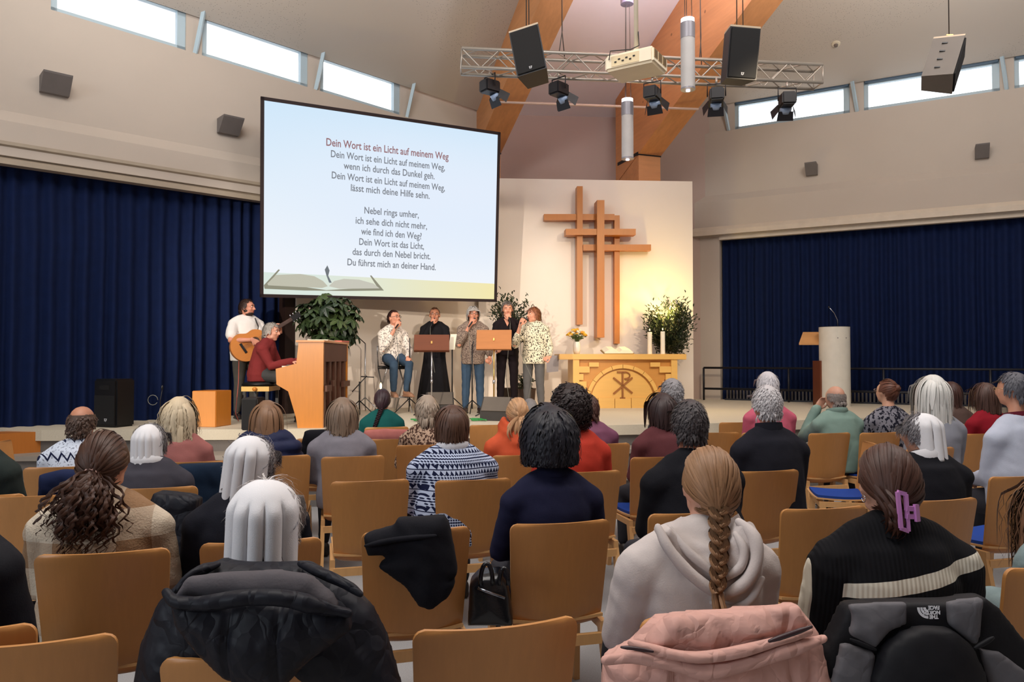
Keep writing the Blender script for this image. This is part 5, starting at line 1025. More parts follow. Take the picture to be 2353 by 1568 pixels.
# cajon
t = thing('cajon', 'orange wooden box drum standing at the stage edge', 'drum', Uz(474, 982, HS) + V((0, .16, 0)), R(-12)); MB().box((0, 0, .21), (.31, .31, .42), bev=.006).go('box', ow, t); MB().box((0, -.158, .21), (.30, .006, .41)).go('front_plate', wood('cajon_front', (226, 152, 84), .92), t)
t = thing('monitor_case', 'black loudspeaker case standing below the guitarist at the stage edge', 'loudspeaker', Uz(571, 990, HS) + V((0, .05, 0))); MB().box((0, .1, .18), (.18, .26, .36), bev=.01).go('case', mat('case_black', (22, 20, 22), .7), t, 'auto'); MB().box((0, -.035, .18), (.15, .01, .32)).go('grille', mat('grille_black', (14, 13, 14), .8, bump=.3, bs=400), t)
def amp_logo(parent, c, s):
    MB().box(c, (s, .003, s * .12)).go('emblem', wp, parent); MB().box(c + V((0, 0, -s * .45)), (s * .8, .003, s * .12)).go('emblem', wp, parent); MB().box(c + V((-s * .35, 0, -s * .3)), (s * .14, .003, s * .8)).go('emblem', wp, parent); MB().bar(c + V((s * .4, 0, 0)), c + V((0, 0, -s * .8)), s * .12, .003, (0, 1, 0)).go('emblem', wp, parent)
# black PA box left
c = U(241, 986, 8.6); c.z = HS; t = thing('loudspeaker', 'black loudspeaker standing on the stage before the left curtain', 'loudspeaker', c, R(-18)); h_ = .56; MB().box((0, .13, h_ / 2), (.34, .28, h_), bev=.02).go('cabinet', blackm, t, 'auto'); MB().box((0, -.012, .20), (.30, .012, .34), bev=.004).go('grille', mat('grille_black', (14, 13, 14)), t); MB().box((0, -.012, .46), (.15, .01, .06), bev=.004).go('horn', mat('horn', (8, 8, 9), .7), t); amp_logo(t, V((.03, -.022, .10)), .04)
t = thing('microphone_stand', 'small microphone stand with a looped cable near the left loudspeaker', 'stand', U(368, 960, 8.9)); t.location.z = HS
MB().tube([(0, 0, 0), (0, 0, .30), (.02, 0, .42)], .006, 6).go('pole', blackm, t, True); MB().ell((.02, 0, .45), (.014, .014, .03)).go('microphone', blackm, t, True); MB().tube([(-.03 + .06 * math.cos(a) - .06, 0, .30 + .06 * math.sin(a)) for a in [R(30 * i) for i in range(12)]], .004, 6).go('cable_loop', mat('grey_cable', (120, 120, 112)), t, True); MB().lathe([(.09, 0), (.09, .012), (.02, .02)]).go('base', blackm, t, True)
# monitors (wedges)
for px, py, dd, lab, rz in ((1136, 968, 10.4, 'grey black stage monitor wedge in front of the black trousers', -20), (1012, 950, 11.0, 'low stage monitor wedge in front of the long black dress', 10)):
    c = Uz(px, py, HS); t = thing('stage_monitor', lab, 'loudspeaker', c, R(rz)); MB().slab([V((-.2, 0, 0)), V((-.2, .34, 0)), V((-.2, .30, .26)), V((-.2, .12, .30)), V((-.2, -.0, .12))], (.4, 0, 0)).go('cabinet', mat('monitor_grey', (52, 48, 46), .7), t)
    MB().slab([V((-.18, -.005, .125)), V((.18, -.005, .125)), V((.18, .112, .298)), V((-.18, .112, .298))], (0, -.008, .005)).go('grille', mat('monitor_grille', (96, 88, 80), .8), t)
    for z in (.07, .13): MB().tube([(-.204, .1, z), (-.201, .1, z)], .014, 10).go('socket', chrome, t)
# music stands
def mstand(px, py, d, w, hgt, label, rz, tilt):
    c = U(px, py, d); t = thing('music_stand', label, 'music stand', V((c.x, c.y, HS)), R(rz)); z = c.z - HS; dm = wood('desk_wood_%d' % px, (112, 56, 26) if px < 1100 else (190, 122, 66), .85, (.1, 1, 1), 30, .65)
    M3 = Matrix.Rotation(R(tilt), 3, 'X'); MB().box((0, 0, z), (w, .014, hgt), M3, .004).go('desk', dm, t); MB().box(V((0, 0, z)) + M3 @ V((0, .03, -hgt / 2)), (w, .07, .014), M3).go('ledge', dm, t)
    MB().tube([(0, .0, 0.05), (0, .0, z - .02)], .011, 8).go('pole', brass if px > 1100 else chrome, t, True); MB().tube([(0, 0, .45), (0, 0, .50)], .018, 8).go('clamp', chrome, t, True); MB().box((0, -.01, z), (.022, .03, .035)).go('bracket', brass, t)
    for k in range(3): a = R(90 + 120 * k); MB().tube([(0, 0, .12), (.28 * math.cos(a), .28 * math.sin(a), .01)], .009, 6).go('foot', blackm, t, True)
    return t, z
mstand(992, 787, 10.5, .50, .235, 'dark wooden music stand on a steel pole before the black dress', 4, -22); mstand(1135, 780, 10.3, .49, .27, 'lighter wooden music stand on a brass pole before the V-neck top', -4, -14)
o = MB().box((0, 0, 0), (.10, .004, .24)).go('song_sheet', mat('paper', (236, 226, 206))); p_ = U(1040, 786, 10.7); o.location = p_; o.rotation_euler = (R(-20), 0, R(-20)); tag(o, 'white song sheet sticking out beside the dark music stand', 'paper')
def boomstand(px, d, ztop, label, boom, lean=0):
    c = U(px, 900, d); t = thing('microphone_stand', label, 'stand', V((c.x, c.y, HS)), 0, None)
    MB().tube([(0, 0, .1), (0, 0, ztop)], .010, 8).go('pole', blackm if not lean else chrome, t, True)
    for k in range(3): a = R(100 + 120 * k); MB().tube([(0, 0, .22), (.26 * math.cos(a), .26 * math.sin(a), .01)], .008, 6).go('foot', blackm if not lean else chrome, t, True)
    for b in boom: MB().tube(b, .007, 6).go('boom', blackm, t, True)
boomstand(839, 11.0, 1.02, 'thin microphone stand with short arm right of the piano', [[(0, 0, 1.02), (-.2, -.02, 1.20)]], 1)
boomstand(826, 10.2, .48, 'low black microphone stand with a tilted boom right of the piano', [[(-.1, 0, .34), (.1, 0, .56)], [(.02, 0, .55), (.2, 0, .54)]])
boomstand(1039, 11.2, .96, 'black microphone stand right of the black dress', [[(0, 0, .96), (.03, 0, 1.12)]]); boomstand(941, 10.8, .92, 'microphone stand beside the high stool', [[(0, 0, .92), (0, 0, 1.1)]]); boomstand(1085, 10.3, .98, 'black microphone stand in front of the blue jeans', [[(0, 0, .98), (.02, 0, 1.04)]])
# green cables
for i, (cx, cy) in enumerate(((955, 968), (1100, 966))):
    b = Uz(cx, cy, HS + .012); rr = random.Random(i); pts = [b + V((rr.uniform(-.16, .16), rr.uniform(-.12, .12), rr.uniform(0, .02))) for _ in range(16)]; q = []
    for j in range(len(pts) - 1):
        for k in range(4): q.append(pts[j].lerp(pts[j + 1], k / 4))
    for _ in range(4): q = [q[0]] + [(q[j - 1] + q[j] + q[j + 1]) / 3 for j in range(1, len(q) - 1)] + [q[-1]]
    tag(MB().tube(q, .008, 6).go('cable', mat('green_cable', (40, 130, 62), .5), None, True), ('tangled green cable on the stage floor below the high stool', 'tangled green cable on the stage floor below the blue jeans')[i], 'cable')
# ---------------------------------------------------------------- altar, cross, plants, lectern
alt = wood('altar_oak', (232, 182, 100), .92, (.1, 1, 1), 30, .4); ap = U(1429, 900, 12.0); az = U(1429, 814, 12.0).z; ang = math.atan2(AD.y, AD.x)
t = thing('altar', 'oak altar table with carved round arch and christogram on its front', 'altar', V((ap.x, ap.y, HS)), ang); H_ = az - HS; gr = mat('altar_groove', (150, 92, 40), .6)
MB().box((.0, .22, H_ - .045), (2.07, .66, .09), bev=.006).go('top', alt, t); MB().box((.04, .22, (H_ - .09) / 2), (1.64, .5, H_ - .09)).go('core', wood('altar_core', (206, 146, 72), .9, (.1, 1, 1), 30), t)
for s in (-1, 1): MB().box((s * .80 + .04, .20, (H_ - .09) / 2), (.10, .58, H_ - .092)).go('corner_post', alt, t)
yf = -.045
ring = lambda r0, r1, y, n=30: ([V((r1 * math.cos(PI * i / n), y, r1 * math.sin(PI * i / n))) for i in range(n + 1)] + [V((r0 * math.cos(PI * (n - i) / n), y, r0 * math.sin(PI * (n - i) / n))) for i in range(n + 1)])
ax = .0; sh = lambda L_, dx, dz: [p + V((dx, 0, dz)) for p in L_]
for k in range(10):      # arch stones
    a0, a1 = PI * k / 10 + .006, PI * (k + 1) / 10 - .006; pts = [V((.60 * math.cos(a0 + (a1 - a0) * j / 3), yf - .04, .60 * math.sin(a0 + (a1 - a0) * j / 3))) for j in range(4)] + [V((.54 * math.cos(a1 - (a1 - a0) * j / 3), yf - .04, .54 * math.sin(a1 - (a1 - a0) * j / 3))) for j in range(4)]
    MB().slab(sh(pts, ax, .10), (0, .06, 0)).go('arch_segment', alt, t)
MB().slab([V((.515 * math.cos(PI * i / 30), yf, .10 + .515 * math.sin(PI * i / 30))) for i in range(31)], (0, .03, 0)).go('arch_field', alt, t)
for i in range(5): MB().box((-.54 + .27 * i, yf - .015, .075), (.262, .05, .15 + .03 * (i % 2))).go('base_stone', alt, t)
for s in (-1, 1):
    for (x, z, w_, h2) in ((.70, .30, .16, .26), (.68, .62, .22, .10), (.50, .70, .16, .07), (.72, .50, .1, .10)): MB().box((s * x + .03, yf - .01, z), (w_, .05, h2)).go('relief_block', alt, t)
chi = MB(); yq = yf - .012; zc = .36
for a_, b_ in (((0, yq, zc - .20), (0, yq, zc + .22)), ((-.15, yq, zc + .13), (.16, yq, zc - .12)), ((-.15, yq, zc - .13), (.16, yq, zc + .13)), ((-.09, yq, zc + .22), (.05, yq, zc + .22)), ((-.04, yq, zc - .2), (.04, yq, zc - .2)), ((.04, yq, zc + .11), (.11, yq, zc + .11))): chi.bar(a_, b_, .024, .03, (0, 1, 0))
chi.tube([V((.03 + .09 * math.sin(a), yq, zc + .165 + .055 * math.cos(a))) for a in [PI * i / 10 for i in range(11)]], .011, 6); chi.go('christogram', gr, t)
o = MB().slab([V((0, 0, 0)), V((.20, 0, 0)), V((.19, 0, -.26)), V((-.0, 0, -.28))], (0, .012, 0)).go('side_cloth', fabric('grey_cloth', (168, 162, 166))); o.location = U(1256, 817, 12.0); tag(o, 'small pale grey cloth hanging at the left end of the altar', 'cloth')
# cross of three uprights and three bars
crm = wood('cross_wood', (190, 118, 50), .9, (1, 1, .1), 30, .4); t = thing('cross', 'large wooden wall cross of three uprights and three crossbars', 'cross', (0, 0, 0)); 
def wp_(px, py, off): return hit(px, py, AR - AN * off, AN)
def crossbar(x0, x1, y0, y1, o0, o1, name):
    a, b, c_, d_ = wp_(x0, y0, o1), wp_(x1, y0, o1), wp_(x1, y1, o1), wp_(x0, y1, o1); return MB().slab([a, b, c_, d_], AN * (o1 - o0)).go(name, crm, t)
crossbar(1326, 1339, 428, 746, .05, .24, 'upright'); crossbar(1372, 1389, 460, 776, .05, .34, 'upright'); crossbar(1412, 1424, 495, 790, .02, .14, 'upright')
crossbar(1250, 1412, 492, 506, .06, .20, 'crossbar'); crossbar(1300, 1461, 526, 540, .10, .32, 'crossbar'); crossbar(1340, 1496, 562, 576, .06, .20, 'crossbar')
# things on the altar
A0 = V((ap.x, ap.y, az)); on = lambda px, d: V((U(px, 800, d).x, d, az))
c = on(1325, 12.25); t = thing('vase', 'white vase with yellow and white flowers on the altar', 'vase', c); MB().lathe([(.045, 0), (.062, .06), (.066, .14), (.05, .2), (.048, .205)], n=20).go('vase_body', mat('white_ceramic', (232, 226, 218), .3), t, True)
rr = random.Random(5); lg = mat('leaf_green', (74, 92, 44), .6)
st = MB()
for i in range(40):
    a, b_ = rr.uniform(0, 6.28), rr.uniform(.02, .15); st.bar((0, 0, .18), (b_ * math.cos(a), b_ * math.sin(a), .26 + rr.uniform(0, .1)), .004)
    st.ell((b_ * math.cos(a), b_ * math.sin(a), .25 + rr.uniform(0, .08)), (.022, .022, .008), Matrix.Rotation(rr.uniform(-1, 1), 3, 'X'), 6, 4)
tag(st.go('greenery', lg, t), kind='stuff')
fl0 = [MB().ell((0, 0, 0), (.030, .030, .016), None, 9, 5).go('blossom', mat('blossom_%d' % k, cc, .7), t) for k, cc in enumerate(((226, 176, 50), (240, 232, 208), (214, 150, 40)))]
for i in range(42):
    s = fl0[i % 3]; o = s if i < 3 else s.copy()
    if i >= 3: COL.objects.link(o); o.parent = t
    a, b_ = rr.uniform(0, 6.28), math.sqrt(rr.random()) * .16; o.location = (b_ * math.cos(a), b_ * math.sin(a) * .8, .30 + .10 * (1 - (b_ / .17) ** 2) + rr.uniform(-.02, .02)); o.rotation_euler = (rr.uniform(-.8, .8), rr.uniform(-.8, .8), 0)
c = on(1418, 12.2); t = thing('bible', 'large open bible with pale pages lying on the altar', 'book', c, ang); pg = mat('paper_page', (246, 238, 214), .8)
for s in (-1, 1):
    pts = [V((0, -.14, .02)), V((s * .06, -.14, .065)), V((s * .16, -.14, .07)), V((s * .235, -.14, .03)), V((s * .235, -.14, .012)), V((0, -.14, .008))]; MB().slab(pts, (0, .30, .06)).go('page_block', pg, t)
MB().slab([V((-.25, -.15, .0)), V((.25, -.15, 0)), V((.25, -.15, .010)), V((-.25, -.15, .010))], (0, .33, .06)).go('cover', mat('cover_tan', (150, 120, 60), .6), t)
for px, d, hh in ((1493, 12.3, .36), (1523, 12.25, .37)):
    t = thing('candle', 'thick white altar candle, %s of the two' % ('left' if px < 1500 else 'right'), 'candle', on(px, d), 0, 'altar candles'); MB().lathe([(.038, 0), (.038, hh), (.033, hh + .006), (.028, hh - .006)], n=18).go('wax', mat('wax', (248, 240, 222), .4), t, 'auto'); MB().tube([(0, 0, hh - .006), (0, 0, hh + .03)], .002, 5).go('wick', blackm, t); MB().ell((0, 0, hh + .045), (.008, .008, .018)).go('flame', mat('flame', (255, 220, 150), emit=(255, 214, 140), es=8), t, True)
# candle right of the piano (its flame shows between the heads)
c = U(875, 905, 10.4); t = thing('candle_holder', 'slim burning candle on a black stand above the dark braid', 'candle', V((c.x, c.y, HS))); MB().tube([(0, 0, 0), (0, 0, .30)], .006, 6).go('pole', blackm, t, True); MB().lathe([(.1, 0), (.1, .012), (.01, .02)]).go('base', blackm, t); MB().tube([(0, 0, .30), (0, 0, .36)], .012, 8).go('wax', mat('wax', (248, 240, 222)), t); MB().ell((0, 0, .41), (.016, .016, .05)).go('flame', mat('flame', (255, 220, 150), emit=(255, 214, 140), es=8), t, True)
# plants
leafm = NT('plant_leaf'); gi = leafm.n('ShaderNodeObjectInfo'); leafm.col(leafm.mix(leafm.math('ADD', leafm.math('MULTIPLY', gi.outputs['Random'], .8), leafm.math('MULTIPLY', leafm.noise(leafm.coord(), 20), .2)), L((28, 44, 30)), L((72, 90, 50)))); leafm.b.inputs['Roughness'].default_value = .38; leafm = leafm.m
def leaflet(mb, base, M, ln, wd_):
    p = [V((0, 0, 0)), V((-wd_ * .5, ln * .35, .01)), V((-wd_ * .42, ln * .75, .0)), V((0, ln, -.015)), V((wd_ * .42, ln * .75, .0)), V((wd_ * .5, ln * .35, .01)), V((0, ln * .5, -.004))]; mb.add([base + M @ q for q in p], [(0, 6, 1), (1, 6, 2), (2, 6, 3), (3, 6, 4), (4, 6, 5), (5, 6, 0)])
def palmate():
    mb = MB()
    for k in range(7): leaflet(mb, V((0, 0, 0)), Matrix.Rotation(2 * PI * k / 7, 3, 'Z') @ Matrix.Rotation(-.35, 3, 'X'), .135, .062)
    mb.bar((0, 0, 0), (0, -.0, -.09), .005); return mb
rr = random.Random(11); c = Uz(757, 960, HS); c = U(757, 900, 10.35); c.z = HS; t = thing('umbrella_plant', 'large glossy potted plant with finger-like leaves behind the piano', 'plant', c)
stemm = mat('stem_brown', (96, 78, 56), .8); MB().lathe([(.17, 0), (.2, .3), (.21, .34), (.19, .34), (.18, .30)], n=24).go('pot', mat('pot_dark', (70, 52, 42), .6), t, 'auto')
L0 = palmate().go('leaf', leafm, t); cz = U(757, 738, 10.35).z - HS
for i in range(150):
    o = L0 if i == 0 else L0.copy()
    if i: COL.objects.link(o); o.parent = t
    z = rr.uniform(-1, 1); a = rr.uniform(0, 6.28); r_ = (rr.uniform(.55, 1)); s = math.sqrt(1 - z * z); dv = V((s * math.cos(a), s * math.sin(a), z)); o.location = V((dv.x * .42 * r_, dv.y * .40 * r_, cz + dv.z * .42 * r_)); o.rotation_euler = (dv * .6 + Z * .9 + V((rr.uniform(-.4, .4),) * 3)).to_track_quat('Z', 'Y').to_euler(); o.scale = [rr.uniform(.95, 1.3)] * 3
for i in range(9): a = 6.28 * i / 9; MB().tube([(0.03 * math.cos(a), .03 * math.sin(a), .3), (.1 * math.cos(a), .1 * math.sin(a), cz - .35), (.25 * math.cos(a), .25 * math.sin(a), cz + .1)], .009, 6).go('stem', stemm, t, True)
def bush(name, label, px, py, d, rx, rz, n, seed, ll=.07):
    rr = random.Random(seed); c = U(px, py, d); zc = c.z - HS; t = thing(name, label, 'plant', V((c.x, c.y, HS))); MB().lathe([(.16, 0), (.19, .3), (.2, .32), (.18, .32), (.17, .28)], n=24).go('pot', mat('pot_dark', (70, 52, 42)), t, 'auto'); fb = MB()
    for i in range(34):
        z = rr.uniform(-.95, 1); a = rr.uniform(0, 6.28); s = math.sqrt(1 - z * z); e = V((rx * s * math.cos(a), rx * s * math.sin(a), zc + rz * z)) * 1; b0 = V((0, 0, max(.3, zc - rz * .9))); mid = b0.lerp(e, .5) + V((0, 0, .06)); MB().tube([b0, mid, e], [.007, .005, .003], 5).go('branch', stemm, t)
        for k in range(n // 34):
            u = rr.uniform(.3, 1.04); p = (b0 * (1 - u) ** 2 + mid * 2 * u * (1 - u) + e * u * u) if u < 1 else e; dirr = (e - b0).normalized() + V((rr.uniform(-.9, .9), rr.uniform(-.9, .9), rr.uniform(-.5, .9))); M3 = dirr.to_track_quat('Y', 'Z').to_matrix(); leaflet(fb, p + V((rr.gauss(0, rx * .16), rr.gauss(0, rx * .16), rr.gauss(0, rz * .15))), M3, ll * rr.uniform(.7, 1.2), ll * .36)
    tag(fb.go('foliage', mat('bush_leaf', (46, 58, 36), .45, var=.5, vs=9), t), kind='stuff'); return t
bush('laurel_bush', 'round leafy potted bush beside the altar under the yellow light', 1541, 748, 12.62, .35, .47, 3600, 3); bush('olive_bush', 'leafy potted bush half hidden behind the singers in black', 1180, 738, 12.0, .34, .40, 2400, 8)
bush('low_plant', 'low green plant at the floor behind the grey jeans', 1204, 885, 11.9, .16, .14, 300, 12, .06)
# lectern
c = U(1918, 850, 12.5); c.z = HS; t = thing('lectern', 'round white column lectern with wooden wing shelf and gooseneck microphone', 'lectern', c); zt_ = U(1918, 752, 12.5).z - HS
MB().lathe([(.245, 0), (.245, zt_), (.235, zt_), (.235, zt_ - .05)], n=40).go('column', mat('cream_lacquer', (226, 220, 206), .45), t, 'auto'); MB().lathe([(.238, zt_ - .02), (.248, zt_ + .006)], n=40).go('top_rim', blackm, t, 'auto')
lm_ = wood('lectern_beech', (222, 164, 104), .9, (.1, 1, 1), 30)
MB().slab([V((-.56, .1, zt_ - .30)), V((.22, .1, zt_ - .30)), V((.36, .38, zt_ - .10)), V((-.38, .38, zt_ - .10))], (0, 0, .03)).go('wing_shelf', lm_, t); MB().box((-.255, .1, .38), (.03, .3, .76)).go('side_board', wood('dark_side', (120, 62, 34)), t)
for x in (-.05, .09): MB().tube([(x, -.247, zt_ - .19), (x, -.238, zt_ - .19)], .008, 8).go('screw', chrome, t)
MB().tube([(.06, 0, zt_), (.055, 0, zt_ + .12), (.0, 0, zt_ + .24), (-.09, -.02, zt_ + .33)], .006, 6).go('gooseneck', chrome, t, True); MB().ell((-.095, -.02, zt_ + .335), (.014, .014, .02)).go('microphone', blackm, t, True)
# ---------------------------------------------------------------- screen
cs = [U(590, 220, 9.75), U(1142, 304, 11.55), U(1148, 694, 11.82), U(606, 684, 10.02)]; cc = sum(cs, V((0, 0, 0))) / 4
SX = ((cs[1] - cs[0]) + (cs[2] - cs[3])) / 2; SY = ((cs[0] - cs[3]) + (cs[1] - cs[2])) / 2; sw, shh = SX.length, SY.length; SX.normalize(); SN = SX.cross(SY).normalized(); SY = SN.cross(SX)
t = thing('projection_screen', 'large projection screen with German song lyrics, hung before the left wall', 'screen'); SM = Matrix((SX, SY, SN)).transposed().to_4x4(); t.matrix_world = Matrix.Translation(cc) @ SM; bpy.context.view_layer.update()
if SN.dot(EYE - cc) < 0: print('SCREEN NORMAL AWAY')
def loc2(px, py): h = hit(px, py, cc, SN) - cc; return h.dot(SX), h.dot(SY)
fr = mat('screen_border', (34, 16, 18), .7); bw_ = .045
fm = MB().box((0, shh / 2 - bw_ / 2, 0), (sw, bw_, .03)).box((0, -shh / 2 + bw_ / 2, 0), (sw, bw_, .03)).box((-sw / 2 + bw_ / 2, 0, 0), (bw_, shh, .03)).box((sw / 2 - bw_ / 2, 0, 0), (bw_, shh, .03)); fm.go('border', fr, t)
def emis(name, c, es, c2=None):
    T = NT(name); e = T.n('ShaderNodeEmission'); e.inputs[1].default_value = es
    if c2:
        v = T.coord('Generated'); sp_ = T.n('ShaderNodeSeparateXYZ'); T.t.links.new(v, sp_.inputs[0]); x, y = sp_.outputs[0], sp_.outputs[1]
        lo = T.ramp(y, .17, .02); a = T.mix(T.ramp(y, .15, 1), L((236, 240, 246)), L((204, 226, 244))); a = T.mix(T.math('MULTIPLY', T.ramp(x, .0, .5), T.ramp(T.math('ABSOLUTE', T.math('SUBTRACT', y, .55)), .5, .1)), a, L((222, 232, 246)))
        tbl = T.mix(T.ramp(x, .2, 1.0), L((214, 226, 218)), L((238, 226, 170))); f = T.math('MULTIPLY', T.math('LESS_THAN', T.math('ADD', y, T.math('MULTIPLY', x, .02)), .115), 1.0); e_ = T.mix(f, a, tbl); T.t.links.new(e_, e.inputs[0])
    else: e.inputs[0].default_value = (*L(c), 1)
    T.t.links.new(e.outputs[0], T.t.nodes['Material Output'].inputs[0]); return T.m
MB().box((0, 0, -.004), (sw - 2 * bw_, shh - 2 * bw_, .012)).go('picture_area', emis('projected_picture', (255, 255, 255), 1.06, 1), t)
MB().box((0, 0, -.03), (sw - .02, shh - .02, .02)).go('backing', fr, t)
gt = emis('lyric_grey', (130, 134, 142), .9); rt_ = emis('lyric_red', (158, 116, 120), .9)
for s, x0, y0, x1, y1, hd in (('Dein Wort ist ein Licht auf meinem Weg', 749, 327, 1030, 361, 1), ('Dein Wort ist ein Licht auf meinem Weg,', 760, 354, 1022, 386, 0), ('wenn ich durch das Dunkel geh.', 790, 381, 999, 406, 0), ('Dein Wort ist ein Licht auf meinem Weg,', 762, 403, 1022, 433, 0), ('lässt mich deine Hilfe sehn.', 806, 432, 987, 451, 0), ('Nebel rings umher,', 837, 484, 962, 495, 0), ('ich sehe dich nicht mehr,', 817, 507, 981, 521, 0), ('wie find ich den Weg?', 830, 532, 969, 544, 0), ('Dein Wort ist das Licht,', 825, 556, 974, 567, 0), ('das durch den Nebel bricht.', 810, 579, 989, 590, 0), ('Du führst mich an deiner Hand.', 798, 603, 1001, 615, 0)):
    a, b = loc2(x0, y0), loc2(x1, y1); w_ = math.hypot(b[0] - a[0], b[1] - a[1]); sz = .150 if hd else .138
    o, wd_ = text(s, sz, rt_ if hd else gt, t, V(((a[0] + b[0]) / 2, (a[1] + b[1]) / 2, .004)), Matrix.Rotation(math.atan2(b[1] - a[1], b[0] - a[0]), 3, 'Z'), 1.0, 'lyric_line', .0021 if hd else .0015); o.scale.x = w_ / wd_
def pp(px, py, z=.004): x, y = loc2(px, py); return V((x, y, z))
def flat(name, pts, m, z): MB().slab([pp(x, y, z) for x, y in pts], (0, 0, .0008)).go(name, m, t)
flat('book_picture', [(606, 656), (640, 619), (643, 621), (618, 650), (700, 660), (750, 667), (800, 664), (868, 662), (850, 634), (853, 633), (882, 668), (800, 669), (700, 668), (608, 664)], emis('book_cover', (160, 158, 138), .8), .003)
flat('book_picture', [(614, 652), (634, 632), (690, 630), (722, 635), (742, 646), (753, 658), (740, 662), (690, 660), (616, 656)], emis('book_page', (208, 206, 188), .85), .0045)
flat('book_picture', [(755, 658), (768, 646), (790, 641), (825, 643), (858, 652), (872, 663), (780, 664)], emis('book_page2', (216, 214, 200), .85), .0045)
flat('book_picture', [(746, 620), (752, 610), (757, 622), (754, 634), (762, 650), (756, 650), (750, 634)], emis('bookmark', (128, 134, 140), .8), .0055)
# ---------------------------------------------------------------- truss, lamps, loudspeakers, projector
alu = mat('aluminium', (178, 170, 160), .35, .6)
ta0, ta1 = U(1060, 141, 9.8), U(1880, 177, 10.35); t = thing('lighting_truss', 'horizontal aluminium lighting truss hanging across the stage', 'truss'); X = (ta1 - ta0); ln = X.length; X.normalize(); Yt = Z.cross(X).normalized(); Zt = X.cross(Yt); t.matrix_world = Matrix.Translation(ta0) @ Matrix((X, Yt, Zt)).transposed().to_4x4(); hw = .125
for y in (-hw, hw):
    for z in (-hw, hw): MB().tube([(0, y, z), (ln, y, z)], .024, 10).go('chord', alu, t, True)
dg = {}; n = 20; st_ = ln / n
for fc in range(4):
    for i in range(n):
        a, b = ((-hw, 1)[0], 0), 0; s = 1 if i % 2 else -1; x0, x1 = i * st_, (i + 1) * st_
        if fc == 0: p, q = (x0, -hw, -hw * s), (x1, -hw, hw * s)
        elif fc == 1: p, q = (x0, hw, -hw * s), (x1, hw, hw * s)
        elif fc == 2: p, q = (x0, -hw * s, -hw), (x1, hw * s, -hw)
        else: p, q = (x0, -hw * s, hw), (x1, hw * s, hw)
        MB().tube([p, q], .009, 6, cap=False).go('brace', alu, t, True)
for x in (0, ln):
    for a, b in (((-hw, -hw), (-hw, hw)), ((hw, -hw), (hw, hw)), ((-hw, hw), (hw, hw)), ((-hw, -hw), (hw, -hw))): MB().tube([(x, *a), (x, *b)], .010, 6).go('end_brace', alu, t, True)
for px in (1290, 1290 + 330): 
    x = (U(px, 150, 10) - ta0).dot(X); MB().tube([(x, 0, hw + .9), (x, -.02, hw + .35), (x - .06, -hw, hw + .02)], .007, 6).go('sling', mat('steel_wire', (90, 84, 80), .5, .6), t, True); MB().tube([(x, 0, hw + 1.6), (x, 0, hw + .35), (x + .06, hw, hw + .02)], .007, 6).go('sling', mat('steel_wire', (90, 84, 80)), t, True)
tag(MB().tube([U(1128, 234, 12.0), U(1605, 251, 12.0)], .02, 10).go('cross_pipe', mat('pipe_pinkish', (206, 176, 160), .5), None, True), 'thin pale pipe running across behind the stage lamps', 'pipe')
lampb = mat('lamp_black', (22, 20, 26), .45)
def stagelamp(px, py, d, label, rz):
    c = U(px, py, d); t = thing('stage_lamp', label, 'lamp', c, R(rz), 'black theatre lamps under the truss')
    MB().box((0, .02, .03), (.19, .24, .17), bev=.02).go('housing', lampb, t, 'auto')
    lens = MB().tube([(0, -.06, -.04), (0, -.11, -.10)], .075, 16).go('lens', mat('lens_glass', (150, 170, 200), .1), t, True)
    for n_, pts in (('top', [(-.10, -.09, .0), (.10, -.09, .0), (.12, -.22, -.05), (-.12, -.22, -.05)]), ('bottom', [(-.10, -.05, -.11), (.10, -.05, -.11), (.11, -.10, -.22), (-.11, -.10, -.22)]), ('left', [(-.10, -.09, 0), (-.10, -.05, -.11), (-.16, -.14, -.19), (-.17, -.2, -.06)]), ('right', [(.10, -.09, 0), (.10, -.05, -.11), (.16, -.14, -.19), (.17, -.2, -.06)])):
        MB().slab([V(p) for p in pts], (.002, .004, .003)).go('barn_door', lampb, t)
    MB().tube([(-.12, .02, .02), (-.12, .02, .19), (.12, .02, .19), (.12, .02, .02)], .009, 8).go('yoke', lampb, t, True); MB().tube([(0, .02, .19), (0, .02, .27)], .016, 8).go('clamp', alu, t, True)
for px, py, lab, rz in ((1128, 206, 'first black stage lamp from the left under the truss', 128), (1286, 212, 'second black stage lamp from the left under the truss', 135), (1500, 222, 'third black stage lamp from the left, by the pendant', 150), (1646, 226, 'fourth black stage lamp from the left, under the square loudspeaker', 170), (1808, 236, 'rightmost black stage lamp, seen against the window', 175)): stagelamp(px, py, 10.0, lab, rz)
